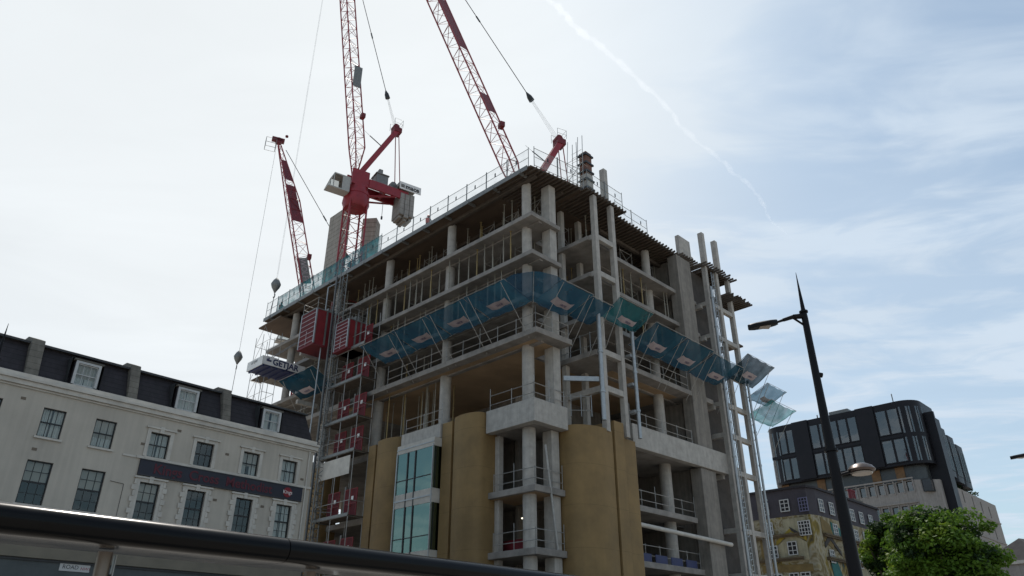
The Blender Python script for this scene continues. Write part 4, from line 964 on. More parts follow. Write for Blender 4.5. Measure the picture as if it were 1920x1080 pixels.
def window(parent, x0, x1, z0, z1, y, frame_m, curtain, rows=2, cols=3, broken=False):
    w_, h = x1 - x0, z1 - z0; fr = MB(); t = .055
    fr.box(x0 + .001, x0 + t, y, y + .07, z0 + .001, z1 - .001).box(x1 - t, x1 - .001, y, y + .07, z0 + .001, z1 - .001).box(x0 + t, x1 - t, y, y + .07, z0 + .001, z0 + t).box(x0 + t, x1 - t, y, y + .07, z1 - t, z1 - .001)
    fr.box(x0 + t, x1 - t, y + .01, y + .075, z0 + h * .49, z0 + h * .53)
    for i in range(1, cols): fr.box(x0 + w_ * i / cols - .012, x0 + w_ * i / cols + .012, y + .02, y + .06, z0 + t, z1 - t)
    for k in range(1, rows * 2):
        if k != rows: zz = z0 + h * k / (rows * 2); fr.box(x0 + t, x1 - t, y + .021, y + .059, zz - .012, zz + .012)
    o = fr.build('window', frame_m, parent)
    MB().face((x0 + t, y + .04, z0 + t), (x1 - t, y + .04, z0 + t), (x1 - t, y + .04, z1 - t), (x0 + t, y + .04, z1 - t)).build('pane', PANE, o)
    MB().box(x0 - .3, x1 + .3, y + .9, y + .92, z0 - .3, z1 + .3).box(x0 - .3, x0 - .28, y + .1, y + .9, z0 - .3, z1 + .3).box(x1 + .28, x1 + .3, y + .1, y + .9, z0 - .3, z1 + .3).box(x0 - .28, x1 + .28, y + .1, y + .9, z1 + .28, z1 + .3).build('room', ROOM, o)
    if curtain and rnd.random() < .3:
        MB().box(x0 + .06, x1 - .06, y + .14, y + .15, z0 + h * rnd.uniform(.25, .6), z1 - .03).build('blind', mat('roller_blind', (.50, .47, .40), .8, .06, 1), o); curtain = rnd.random() < .4
    if curtain:
        ph = rnd.random() * 6; op = rnd.uniform(.42, .50)
        c_ = MB()
        c_.grid(lambda a, b_: (x0 + a * w_ * op, y + .16 + .025 * math.sin(a * 30 + ph), z0 + b_ * h), 20, 1)
        c_.grid(lambda a, b_: (x1 - a * w_ * op, y + .16 + .025 * math.sin(a * 27 + ph), z0 + b_ * h), 20, 1)
        c_.build('curtain', CURT, o, smooth=60)
    return o
for (a, b_, z0, z1, sur, cur) in win:
    o = window(ter, a, b_, z0, z1, .09, SASH, cur, 2 if z1 - z0 > 1.7 else 1, 3)
    MB().box(a - .1, b_ + .1, -.1, -.002, z0 - .1, z0 - .001).build('sill', TRIM, o)
    if sur:
        sm = MB(); wj = .2 if sur == 1 else .26
        sm.box(a - wj, a - .001, -.06, -.002, z0, z1 + .18).box(b_ + .001, b_ + wj, -.06, -.002, z0, z1 + .18).box(a - .001, b_ + .001, -.06, -.002, z1, z1 + .18)
        sm.box(a - wj - .1, b_ + wj + .1, -.14, -.002, z1 + .181, z1 + .27)
        cx = (a + b_) / 2; sm.prism([(cx - .11, -.13), (cx + .11, -.13), (cx + .11, -.062), (cx - .11, -.062)], z1 - .02, z1 + .33)
        if sur == 2:
            k = 0; zz = z0 + .05
            while zz < z1 - .1:
                e_ = .14 if k % 2 else .04; sm.box(a - wj - e_, a - wj + .1, -.085, -.061, zz, zz + .26).box(b_ + wj - .1, b_ + wj + e_, -.085, -.061, zz, zz + .26); zz += .3; k += 1
        sm.build('surround', TRIM, o, bevel=.008)
for x in (-22.5, -14.82, -9.3, -3.82):
    d_ = MB(); x0, x1, z0, z1 = x, x + 1.06, 14.40, 15.58
    dm = MB().box(x0 - .12, x0, .12, 1.6, mz0 + .002, z1 + .12).box(x1, x1 + .12, .12, 1.6, mz0 + .002, z1 + .12).box(x0, x1, .12, 1.6, z1, z1 + .12)
    do = dm.build('dormer', SLATE, ter)
    MB().box(x0 - .2, x1 + .2, .04, 1.9, z1 + .121, z1 + .2).build('dormer_roof', STONE, do)
    MB().box(x0 - .1, x0 + .03, .06, .118, mz0 + .1, z1 + .1).box(x1 - .03, x1 + .1, .06, .118, mz0 + .1, z1 + .1).box(x0 + .03, x1 - .03, .06, .118, z1 - .02, z1 + .1).build('dormer_trim', SASHW, do)
    window(do, x0, x1, z0, z1 - .02, .13, SASHW, 1, 1, 3)
for (x, z) in ((-16.9, 13.05), (-20, 13), (-15.8, 10.75), (-9, 13.1), (-10.8, 12.0), (-5.95, 12.35), (-3.2, 9.75), (-6.2, 9.7), (-.75, 11.75)):
    MB().box(x, x + .22, -.02, -.001, z, z + .13).build('vent_grille', mat('vent_brown', (.16, .13, .10), .8), ter)
MB().tube((-.35, -.08, 6.7), (-.35, -.08, 13.6), .05, n=8).build('rain_pipe', TRIM, ter)
MB().tube((-19.9, -.08, 6.7), (-19.9, -.08, 13.6), .05, n=8).build('rain_pipe', DARK, ter)
MB().tube((-11.9, -.03, 9.9), (-11.2, -.03, 9.85), .012, n=5).tube((-11.2, -.03, 9.85), (-11.2, -.03, 6.7), .012, n=5).build('cable', DARK, ter)
# signs on the terrace
sg = thing('pub_sign', 'long dark signboard with red lettering under the upper windows of the stucco terrace', 'sign', P_W + WV * -10.65 + WD * -.012 + Vector((0, 0, 10.42)), WH)
MB().box(0, 10.1, -.10, -.0, 0, .86).build('board', mat('sign_board', (.018, .020, .032), .55, .25, 1.2), sg)
MB().box(0, 10.1, -.13, -.102, 0, .05).box(0, 10.1, -.13, -.102, .81, .86).build('edge_trim', DARK, sg)
SRED = mat('sign_red', (.085, .012, .022), .6)
for wd_, wx in (('Kings', .75), ('Cross', 2.75), ('Methodist', 4.95)): text('lettering', wd_, .74, SRED, sg, (wx, -.105, .42), (1, 0, 0), (0, 0, 1), .012, squash=1.0, bold=.014)
em = MB().lathe([(.30, -.01), (.30, .01)], 20); e_ = em.build('emblem', mat('sign_red_bright', (.20, .012, .02), .6), sg, loc=(9.05, -.112, .43)); e_.rotation_euler = (R(90), 0, 0)
text('emblem_text', 'Kings', .30, WHITE, sg, (9.05, -.128, .43), (1, 0, 0), (0, 0, 1), .004, 'CENTER')
sn = thing('street_sign', 'small white street nameplate reading ROAD NW1 on the grey shopfront', 'sign', P_W + WV * -13.2 + WD * .045 + Vector((0, 0, 5.47)), WH)
MB().box(0, 1.38, -.03, 0, 0, .34).build('plate', mat('plate_white', (.50, .49, .47), .5), sn)
text('lettering', 'ROAD', .26, BLACK, sn, (.12, -.032, .18), (1, 0, 0), (0, 0, 1), .003)
text('postcode', 'NW1', .2, RED, sn, (.95, -.032, .14), (1, 0, 0), (0, 0, 1), .003)

# ------------------------------------------------------------------ bus shelter in the foreground
P_S = Vector((-4.11992, 6.04958, 0))
bs = thing('bus_shelter', 'glossy black bus shelter roof on steel posts across the lower left foreground', 'bus shelter', P_S, WH)
def roof_profile(x0, x1):
    b = MB(); pr_ = []
    for i in range(13):
        t = R(95 + i * 15); pr_.append((.13 + .13 * math.cos(t), 2.645 + .125 * math.sin(t)))
    pr_ += [(.5, 2.535), (1.20, 2.58), (1.28, 2.61), (1.28, 2.68), (.9, 2.76)]
    n = len(pr_); b.v += [(x0, y, z) for y, z in pr_] + [(x1, y, z) for y, z in pr_]
    b.f.append(tuple(range(n))); b.f.append(tuple(range(2 * n - 1, n - 1, -1))); b.mi += [0, 0]
    for i in range(n): j = (i + 1) % n; b.f.append((i, n + i, n + j, j)); b.mi.append(0)
    return b
roof_profile(-8, 2.712).build('roof', GLOSSB, bs, smooth=35); roof_profile(2.722, 9.6).build('roof', GLOSSB, bs, smooth=35)
for x in (-1.15, 1.13, 3.41, 5.69):
    MB().lathe([(.066, .02), (.066, 2.52)], 20).lathe([(.11, 0), (.11, .02)], 20).build('post', STEELP, bs, loc=(x, .62, 0), smooth=40)
    MB().box(.085, .093, -.05, .01, .3, 2.5).build('glass_edge', GALV, bs, loc=(x, .62, 0))
    MB().box(.06, .1, -.02, .02, 2.3, 2.33).build('clip', DARK, bs, loc=(x, .62, 0))

# ------------------------------------------------------------------ street lamps
def street_lamp(loc, label, top=11.2, rot=0):
    l = thing('street_lamp', label, 'street lamp', loc, rot, 'black street lamps with spikes')
    MB().lathe([(.2, 0), (.2, .9), (.165, 1.0), (.155, 3.5), (.125, 6.2), (.10, 8.0), (.085, 10.0), (.075, top - 1.0), (.06, top - .95), (.055, top - .9), (.006, top + .2)], 16).build('pole', POSTB, l, smooth=40)
    MB().lathe([(.17, 0), (.17, .06)], 14).build('collar', POSTB, l, loc=(0, 0, 6.3)); MB().lathe([(.115, 0), (.115, .05)], 14).build('collar', POSTB, l, loc=(0, 0, top - 1.05))
    a = MB(); pts = [Vector((-.05, 0, top - 1.15)), Vector((-.3, 0, top - 1.17)), Vector((-.6, 0, top - 1.27)), Vector((-.85, 0, top - 1.36))]
    for i, (p, q) in enumerate(zip(pts, pts[1:])): a.tube(p, q, .08 - .02 * i, .06 - .02 * i + .01, n=8)
    a.tube((-.02, 0, top - 1.45), (-.35, 0, top - 1.18), .03, n=6); a.build('bracket', POSTB, l, smooth=40)
    hd = MB(); n = 12; pr_ = []
    ring = lambda s_, z: [(-.82 - .36 + .42 * math.cos(2 * math.pi * i / n), .17 * s_ * math.sin(2 * math.pi * i / n), z - .16 * (1 - math.cos(2 * math.pi * i / n)) * .5) for i in range(n)]
    rs = [ring(.6, top - 1.26), ring(1.0, top - 1.31), ring(1.0, top - 1.37), ring(.85, top - 1.40)]
    base = len(hd.v)
    for r_ in rs: hd.v += r_
    for k in range(3):
        for i in range(n): j = (i + 1) % n; hd.f.append((k * n + i, (k + 1) * n + i, (k + 1) * n + j, k * n + j)); hd.mi.append(0)
    hd.f.append(tuple(range(n))); hd.f.append(tuple(3 * n + n - 1 - i for i in range(n))); hd.mi += [0, 0]
    hd.build('luminaire', POSTB, l, smooth=50)
    MB().box(-1.42, -1.0, -.09, .09, top - 1.5, top - 1.46).build('lens', LENS, l)
    # lower pod lamp towards the pavement
    a = MB().tube((.1, 0, 5.72), (.38, 0, 5.80), .035, n=8); a.build('bracket', POSTB, l)
    MB().lathe([(.02, .0), (.30, .02), (.33, .07), (.26, .16), (.13, .22), (.03, .235)], 18).build('pod_lamp', mat('pod_metal', (.10, .075, .065), .35, .15, 3, metal=.5), l, loc=(.66, 0, 5.78), smooth=50)
    MB().lathe([(.24, -.04), (.25, -.002)], 18).build('pod_lens', LENS, l, loc=(.66, 0, 5.78), smooth=50)
    MB().tube((.06, 0, 8.35), (.16, 0, 8.33), .07, n=8).build('sensor', POSTB, l); return l
l1 = street_lamp(Vector((8.02, 18.32, 0)), 'black tapering street lamp with a spike, in front of the dark-topped hotel')
l2 = copy_tree(l1); l2.location = (-16.2, 21.6, -.1); l2.rotation_euler = (0, 0, R(112)); l2['label'] = 'street lamp whose spike crosses the terrace roof at the left edge of the picture'
l3 = copy_tree(l1); l3.location = (23.85, 32.7, 0); l3['label'] = 'street lamp at the right edge of the picture, only a lamp head showing'

# ------------------------------------------------------------------ corner house with painted wrap
k_m = 110 / 80
def mat_wrap(name):
    m = mat(name, (.2, .17, .1), .85)
    nt = m.node_tree; N = nt.nodes; L = nt.links; b = N['Principled BSDF']; tc = N.new('ShaderNodeTexCoord')
    mp = N.new('ShaderNodeMapping'); mp.inputs['Scale'].default_value = (1, 1, .8); L.new(tc.outputs['Object'], mp.inputs[0])
    n = N.new('ShaderNodeTexNoise'); n.inputs['Scale'].default_value = .27; n.inputs['Detail'].default_value = 4; n.inputs['Roughness'].default_value = .6; n.inputs['Distortion'].default_value = .8; L.new(mp.outputs[0], n.inputs['Vector'])
    r = N.new('ShaderNodeValToRGB'); L.new(n.outputs[0], r.inputs[0]); e = r.color_ramp.elements
    stops = ((.28, (.03, .028, .025)), (.36, (.10, .075, .035)), (.43, (.30, .27, .19)), (.49, (.16, .12, .045)), (.54, (.34, .31, .23)), (.60, (.21, .155, .03)), (.66, (.06, .055, .045)), (.73, (.04, .12, .11)))
    e[0].position, e[0].color = stops[0][0], (*stops[0][1], 1); e[1].position, e[1].color = stops[-1][0], (*stops[-1][1], 1)
    for p_, c_ in stops[1:-1]: q_ = e.new(p_); q_.color = (*c_, 1)
    L.new(r.outputs[0], b.inputs['Base Color']); return m
PM = on_dist(1512, 910, 110); PM.z = 0
mz = lambda z: (z - EYE) * k_m + EYE
mu = thing('mural_house', 'grey slate corner house wrapped in a yellow painted scene of gables', 'building', PM, TH)
Lx, Ry, top_m = 15.0, 25.0, mz(17.2)
ch = 2.2
fp = [(ch, 0), (Ry, 0), (Ry, 14), (0, Lx), (0, ch), (.5, .5)]
GREYW = mat('grey_render', (.052, .046, .055), .8, .2, .6)
def poly_house(fp, z0, z1): return MB().prism(fp, z0, z1)
poly_house(fp, mz(14.6), top_m).build('upper_wall', GREYW, mu)
WRAP = mat_wrap('painted_wrap')
poly_house([(x + (.002 if x < 1 else 0), y) for x, y in fp], 0, mz(14.6) - .004).build('lower_wall', WRAP, mu)
poly_house([(a - .25 if a < 1 else a, b_ - .25 if b_ < 1 else b_) for a, b_ in fp], top_m + .003, top_m + .3).build('parapet', SLATE, mu)
def face_frame(P, dirv):  # for flat decorations on the two faces
    return P, dirv
def on_left(u, z, off): return Vector((-off, u, z))
def on_right(v, z, off): return Vector((v, -off, z))
def poly_on(fn, pts, off, th, m_, name, parent):
    b = MB(); a = [fn(p, q, off) for p, q in pts]; c_ = [fn(p, q, off + th) for p, q in pts]; n = len(a)
    b.face(*a); b.face(*c_[::-1])
    for i in range(n): j = (i + 1) % n; b.face(a[i], c_[i], c_[j], a[j])
    b.build(name, m_, parent)
YEL = mat('mural_yellow', (.27, .20, .03), .85, .3, .8); CRM = mat('mural_cream', (.33, .30, .20), .85, .25, .7, streak=.2); OCH = mat('mural_ochre', (.17, .12, .045), .85, .3, .8); DKP = mat('mural_dark', (.05, .045, .04), .85, .3, 1); TEA = mat('mural_teal', (.03, .13, .12), .85, .3, 1)
L_ = on_left
poly_on(L_, [(1.0, mz(14.35)), (4.2, mz(14.35)), (4.2, mz(12.5)), (1.0, mz(12.7))], .03, .04, CRM, 'painted_panel', mu)
poly_on(L_, [(5.6, mz(12.3)), (3.2, mz(13.5)), (1.2, mz(12.5)), (1.2, mz(12.1)), (3.3, mz(13.1)), (5.6, mz(11.9))], .08, .04, YEL, 'painted_gable', mu)
poly_on(L_, [(3.4, mz(13.6)), (1.6, mz(12.7)), (1.6, mz(12.4)), (3.2, mz(13.2))], .13, .03, DKP, 'painted_gable', mu)
poly_on(L_, [(5.5, mz(11.9)), (3.3, mz(12.9)), (1.3, mz(12.0)), (1.3, mz(10.4)), (5.2, mz(10.2))], .03, .03, CRM, 'painted_panel', mu)
poly_on(L_, [(8.0, mz(12.6)), (5.8, mz(12.6)), (5.8, mz(10.3)), (8.0, mz(10.3))], .03, .03, OCH, 'painted_panel', mu)
poly_on(L_, [(8.2, mz(10.2)), (1, mz(10.0)), (1, mz(9.3)), (8.2, mz(9.5))], .04, .03, OCH, 'painted_panel', mu)
for (z0, z1) in ((8.3, 9.2), (6.8, 7.9)): poly_on(L_, [(8.0, mz(z1)), (1.5, mz(z1)), (1.5, mz(z0)), (8.0, mz(z0))], .04, .03, CRM, 'painted_panel', mu)
Rr = on_right
poly_on(Rr, [(2.4, mz(14.5)), (5.0, mz(14.0)), (6.0, mz(12.8)), (5.0, mz(11.6)), (2.4, mz(12.2))], .03, .05, OCH, 'painted_panel', mu)
poly_on(Rr, [(2.4, mz(12.0)), (4.4, mz(13.0)), (7.4, mz(11.4)), (7.4, mz(11.0)), (4.4, mz(12.4)), (2.4, mz(11.5))], .09, .04, DKP, 'painted_gable', mu)
poly_on(Rr, [(5.6, mz(14.3)), (8.6, mz(13.8)), (8.6, mz(12.6)), (5.6, mz(13.0))], .03, .04, TEA, 'painted_panel', mu)
poly_on(Rr, [(3.4, mz(10.6)), (5.2, mz(10.9)), (6.4, mz(9.2)), (5.4, mz(8.0)), (3.6, mz(8.4))], .03, .04, TEA, 'painted_panel', mu)
poly_on(Rr, [(12, mz(12)), (20, mz(11.5)), (20, mz(9)), (12, mz(9))], .03, .04, CRM, 'painted_panel', mu)
poly_on(Rr, [(14, mz(12.8)), (22, mz(12.2)), (21, mz(11.3)), (15, mz(11.5))], .09, .04, DKP, 'painted_gable', mu)
poly_on(Rr, [(8, mz(9.8)), (12, mz(9.8)), (12, mz(6)), (8, mz(6))], .03, .04, OCH, 'painted_panel', mu)
def small_window(fn, p, z, w_, h, m_, parent, panes=(2, 3), off=.10):
    b = MB(); 
    def bx(p0, p1, z0, z1, o0, o1):
        A = fn(p0, z0, o0); B_ = fn(p1, z1, o1); b.box(A.x, B_.x, A.y, B_.y, A.z, B_.z)
    t = .12
    bx(p, p + t, z, z + h, off, off + .1); bx(p + w_ - t, p + w_, z, z + h, off, off + .1); bx(p + t, p + w_ - t, z, z + t, off, off + .1); bx(p + t, p + w_ - t, z + h - t, z + h, off, off + .1)
    for i in range(1, panes[0]): x = p + w_ * i / panes[0]; bx(x - .05, x + .05, z + t, z + h - t, off + .01, off + .08)
    for i in range(1, panes[1]): zz = z + h * i / panes[1]; bx(p + t, p + w_ - t, zz - .045, zz + .045, off + .012, off + .078)
    o = b.build('window', m_, parent)
    g_ = MB(); A = fn(p + t, z + t, off + .02); B_ = fn(p + w_ - t, z + h - t, off + .03); g_.box(A.x, B_.x, A.y, B_.y, A.z, B_.z); g_.build('pane', mat('dark_pane', (.02, .022, .025), .12, spec=.6), o); return o
SW = SASHW
CORN = mat('mural_cornice', (.10, .075, .045), .85, .3, 1)
for z in (12.62, 10.42, 8.02):
    MB().box(-.42, -.002, 2.0, Lx - .2, mz(z), mz(z) + .42).box(-.55, -.42, 2.0, Lx - .2, mz(z) + .2, mz(z) + .42).build('cornice', CORN, mu)
    MB().box(2.4, Ry, -.42, -.002, mz(z) - .02, mz(z) + .40).box(2.4, Ry, -.55, -.42, mz(z) + .2, mz(z) + .40).build('cornice', CORN, mu)
for z in (12.62,):
    for k in range(9): MB().box(-.5, -.46, 8.6 + k * .5, 8.65 + k * .5, mz(z) + .43, mz(z) + 1.3).build('baluster', DARK, mu)
for (u, z0, z1) in ((2.85, 15.05, 16.25), (5.9, 14.95, 16.15), (9.3, 14.95, 16.1), (5.7, 13.0, 14.2), (9.3, 13, 14.1), (5.5, 10.75, 11.95), (8.6, 10.75, 11.9), (2.7, 10.9, 12.2), (1.5, 8.3, 9.3), (3.1, 8.3, 9.3), (5.4, 8.3, 9.3), (7.6, 8.3, 9.3)):
    small_window(L_, u, mz(z0), 1.35, mz(z1) - mz(z0), SW, mu)
small_window(L_, .35, mz(12.6), 1.7, mz(14.0) - mz(12.6), SW, mu, (4, 4), .16)
for v in (2.6, 6.0, 9.4, 13.2, 16.6, 20.2):
    small_window(Rr, v, mz(15.0), 1.5, 1.75, SW, mu); 
    if v > 5: small_window(Rr, v, mz(12.9), 1.5, 1.7, SW, mu)
for v in (3.2, 8.5, 12.6, 17): small_window(Rr, v, mz(10.2), 1.4, 1.7, SW, mu, off=.14)
dm_ = small_window(L_, .2, mz(14.85), .1 + 1.2, mz(16.2) - mz(14.85), mat('blue_sash', (.12, .12, .2), .6), mu, (3, 4))
for (v, u) in ((20.5, 2), (21.2, 2), (22, 2)):
    MB().lathe([(.3, 0), (.26, 1.3), (.34, 1.35), (.3, 1.6)], 10).build('chimney_pot', REDD, mu, loc=(v, u, top_m + 1.3))
MB().box(19.6, 23, 1.2, 2.8, top_m + .301, top_m + 1.3).build('chimney', STONE, mu)

# ------------------------------------------------------------------ hotel with the black glazed top
k_h = 155 / 115
PH = on_dist(1715, 752, 155); PH.z = 0
hz = lambda z: (z - EYE) * k_h + EYE
ho = thing('black_topped_hotel', 'concrete hotel block carrying a tall black glazed rooftop extension', 'building', PH, TH)
HB0, HB1 = hz(26.0), hz(35.0)
def rounded(x0, y0, x1, y1, r, n=7):
    pts = []
    for (cx, cy, a0) in ((x0 + r, y0 + r, 180), (x1 - r, y0 + r, 270), (x1 - r, y1 - r, 0), (x0 + r, y1 - r, 90)):
        for i in range(n + 1):
            t = R(a0 + 90 * i / n); pts.append((cx + r * math.cos(t), cy + r * math.sin(t)))
    return pts
MB().prism(rounded(0, 0, 13, 31.2, 3.4, 10), HB0, HB1).build('rooftop_box', BLK, ho, smooth=30)
# glass of the box: left face bays, two storeys, each window its own
zr = ((HB0 + .5, hz(29.75)), (hz(30.35), HB1 - 1.2))
def left_win(u0, u1, z0, z1, x=-.02):
    o = MB().box(x - .14, x, u0, u0 + .18, z0, z1).box(x - .14, x, u1 - .18, u1, z0, z1).box(x - .14, x, u0 + .18, u1 - .18, z0, z0 + .18).box(x - .14, x, u0 + .18, u1 - .18, z1 - .18, z1).build('window', BLK, ho)
    MB().box(x - .06, x - .02, u0 + .18, u1 - .18, z0 + .18, z1 - .18).build('pane', HGLASS, o)
for (a, b_, n) in ((24.6, 27.9, 2), (11.3, 21.1, 5), (3.4, 7.7, 2)):
    for z0, z1 in zr:
        for i in range(n): left_win(a + (b_ - a) * i / n, a + (b_ - a) * (i + 1) / n - .03, z0, z1)
for (cu_, sgn) in ((3.4, 1), (27.8, -1)):
    for z0, z1 in zr:
        for i in range(3):
            t0, t1 = R(3 + i * 29), R(29 + i * 29); c_ = Vector((3.4, cu_, 0)); r_ = 3.45
            g_ = lambda t, z: c_ + Vector((-r_ * math.cos(t), -sgn * r_ * math.sin(t), z))
            b = MB(); b.face(g_(t0, z0), g_(t1, z0), g_(t1, z1), g_(t0, z1)); b.build('corner_pane', HGLASS, ho)
for z in (hz(30.05),): MB().box(-.12, -.003, 3.4, 30, z - .3, z + .3).build('band', BLK, ho)
for u in (9.5, 22.9): MB().box(-.35, -.003, u - 1.7, u + 1.7, HB0 + .2, HB1 + .02).build('black_rib', BLK, ho)
# right-hand black volumes stepping back
MB().box(4.6, 9.2, -1.0, 8, hz(18.0), hz(33.0)).build('black_shaft', BLK, ho, bevel=.05)
MB().box(3.9, 4.55, -1.6, 6, hz(17.0), hz(33.4)).build('black_shaft', BLK, ho)
for i, (v0, v1, z0, z1) in enumerate(((9.4, 14.2, 25.2, 32.3), (14.6, 19.6, 24.9, 31.8), (20.0, 25.4, 24.8, 31.2))):
    MB().prism(rounded(v0, -.4 + .2 * i, v1, 12, .9, 4), hz(z0), hz(z1)).build('rooftop_bay', BLK, ho, smooth=30)
    for k in range(3):
        a = v0 + .9 + k * (v1 - v0 - 1.6) / 3
        MB().box(a, a + .95, -.47 + .2 * i, -.405 + .2 * i, hz(z0) + 1.2, hz(z1) - 1.4).build('pane', HGLASS, ho)
for (u, v, s1, s2, h) in ((14, 4, 4, 3, 1.9), (24.5, 5, 1.2, 1.0, 1.4), (28, 4, .8, .8, 1.0), (4.6, 3, .2, .2, 2.6), (20, 3, .25, .25, 1.6)):
    MB().box(v, v + s2, u, u + s1, HB1, HB1 + h).build('roof_plant', GREY, ho, bevel=.1)
MB().tube((3, 18.6, HB1), (3, 18.2, HB1 + 4.2), .3, .08, n=6).build('roof_plant', TRIM, ho)
# recess between the box and the concrete
MB().prism(rounded(1.5, 1.5, 12, 30, 2.2), hz(23.7), HB0 - .01).build('recess_wall', mat('recess_glass', (.06, .065, .065), .3, .3, .5), ho)
for i, u in enumerate((5.2, 9.6, 20.4, 28)): MB().box(1.3, 1.48, u, u + 1.6, hz(24.0), HB0 - .02).build('recess_pier', mat('recess_timber', (.20, .11, .05), .7, .3, 1), ho)
# concrete block
hw = []
hl = MB()
CT = hz(23.85)
BODY = [(0, 3.4), (3.0, 0), (39.0, 0), (39, 26), (0, 33)]
for a in range(9):
    for z0 in (22.4, 19.2, 16.0, 12.8):
        hw.append((3.9 + a * 1.72 - (0), 3.9 + a * 1.72 + 1.12, hz(z0), hz(z0) + 1.85))
class Rot:  # helper that lays a wall_with_holes built in x-z on the left face
    pass
b = MB(); tmp = MB(); holes = [(-h[1], -h[0], h[2], h[3]) for h in hw]
wall_with_holes(tmp, -33, -3.4, 0, CT, holes, 0, .55)
b.v = [(y, -x, z) for (x, y, z) in tmp.v]; b.f = tmp.f; b.mi = tmp.mi
b.face((0, 3.4, 0), (0, 3.4, CT), (3.0, 0, CT), (3.0, 0, 0))
rh = []
for k, v in enumerate((15.5, 21.5, 27.0, 32.5)):
    for z0 in (22.0, 18.9, 15.8, 12.7, 9.6): rh.append((v + rnd.uniform(-.1, .1), v + .75, hz(z0) - .3 * k, hz(z0) + 2.3 - .3 * k))
for z0 in (21.7, 18.6, 15.5): rh.append((9.6, 12.6, hz(z0), hz(z0) + 2.5))
wall_with_holes(b, 3.0, 39, 0, CT, rh, 0, .5)
b.face((39, 0, 0), (39, 0, CT), (39, 26, CT), (39, 26, 0)); b.face(*[(x, y, CT) for x, y in BODY][::-1]); b.build('concrete_wall', HCONC, ho)
for (a, c_, z0, z1) in hw:
    o = MB().box(.38, .44, a + .001, a + .09, z0, z1).box(.38, .44, c_ - .09, c_ - .001, z0, z1).box(.38, .44, a + .09, c_ - .09, z1 - .09, z1).build('window', DARK, ho)
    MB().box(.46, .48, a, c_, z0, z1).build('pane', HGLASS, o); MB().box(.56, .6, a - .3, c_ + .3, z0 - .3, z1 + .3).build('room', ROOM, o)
for (a, c_, z0, z1) in rh:
    o = MB().box(a + .001, a + .08, .34, .40, z0, z1).box(c_ - .08, c_ - .001, .34, .40, z0, z1).build('window', DARK, ho)
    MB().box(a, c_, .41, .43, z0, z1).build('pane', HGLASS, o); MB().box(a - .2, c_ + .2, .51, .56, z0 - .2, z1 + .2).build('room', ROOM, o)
for z0 in (22.4, 19.2, 16.0, 12.8):   # moulded hoods over the window rows
    for a in range(9):
        u = 3.9 + a * 1.72; MB().box(-.28, -.003, u - .22, u - .08, hz(z0) - .3, hz(z0) + 2.1).build('mould', HCONC, ho)
    MB().box(-.3, -.003, 3.6, 19.5, hz(z0) + 2.2, hz(z0) + 2.45).build('mould', HCONC, ho)
for z0 in (20.9, 17.8, 14.7): MB().box(12, 39.05, -.15, -.003, hz(z0), hz(z0) + .25).build('mould', HCONC, ho)
o1 = MB().box(1.2, 2.2, 0, 0, 0, 0) if False else None
small_window(lambda p, z, off: Vector((3.0 - (3.0 / 4.5) * p - off * .75, (3.4 / 4.5) * p - off * .66, z)), 1.2, hz(22.2), 2.2, 2.3, DARK, ho, (2, 1), .05)
# roof planting on the hotel terraces
LEAF = bpy.data.materials.new('leaf'); LEAF.use_nodes = True
def leaf_mat(m, c1, c2):
    nt = m.node_tree; N = nt.nodes; L = nt.links; N.clear(); out = N.new('ShaderNodeOutputMaterial')
    d = N.new('ShaderNodeBsdfPrincipled'); d.inputs['Roughness'].default_value = .5; d.inputs['Specular IOR Level'].default_value = .18; t = N.new('ShaderNodeBsdfTranslucent')
    tc = N.new('ShaderNodeTexCoord'); n = N.new('ShaderNodeTexNoise'); n.inputs['Scale'].default_value = 1.6; n.inputs['Detail'].default_value = 8; n.inputs['Roughness'].default_value = .8; L.new(tc.outputs['Object'], n.inputs['Vector'])
    r = N.new('ShaderNodeValToRGB'); r.color_ramp.elements[0].position = .35; r.color_ramp.elements[1].position = .65; r.color_ramp.elements[0].color = (*c1, 1); r.color_ramp.elements[1].color = (*c2, 1)
    L.new(n.outputs[0], r.inputs[0]); L.new(r.outputs[0], d.inputs['Base Color']); L.new(r.outputs[0], t.inputs[0])
    mx = N.new('ShaderNodeMixShader'); mx.inputs[0].default_value = .45; L.new(d.outputs[0], mx.inputs[1]); L.new(t.outputs[0], mx.inputs[2]); L.new(mx.outputs[0], out.inputs[0])
leaf_mat(LEAF, (.055, .115, .012), (.13, .225, .028))
LEAFD = bpy.data.materials.new('leaf_dark'); LEAFD.use_nodes = True; leaf_mat(LEAFD, (.015, .035, .012), (.04, .07, .02))
LEAFY = bpy.data.materials.new('leaf_young'); LEAFY.use_nodes = True; leaf_mat(LEAFY, (.12, .19, .015), (.22, .30, .04))
def leaves(b, c, rad, n, size, rg, flat=.8):
    for _ in range(n):
        d = Vector((rg.gauss(0, 1), rg.gauss(0, 1), rg.gauss(0, 1))).normalized(); rr = rad * (rg.random() ** .38)
        p = Vector(c) + Vector((d.x * rr, d.y * rr, d.z * rr * flat))
        a = Vector((rg.gauss(0, 1), rg.gauss(0, 1), rg.gauss(0, .6))).normalized(); e = (d * .6 + Vector((rg.gauss(0, .5), rg.gauss(0, .5), .5 + rg.gauss(0, .4)))).normalized()
        a = (a - e * a.dot(e)); 
        if a.length < .1: continue
        a.normalize(); q = e.cross(a); s = size * rg.uniform(.6, 1.35)
        b.face(p - a * s, p + q * s * .62 - a * s * .1, p + a * s, p - q * s * .62 - a * s * .1)
pb = MB(); rg = random.Random(5)
for i in range(26): leaves(pb, (7.5 + i * .9, .8 + rg.random(), hz(24.6) + rg.uniform(-.2, .5)), .8, 26, .22, rg)
hb = thing('roof_hedge', 'dark planting along the hotel roof terrace above the concrete side wall', 'hedge', PH, TH); pb.build('foliage', LEAFD, hb)

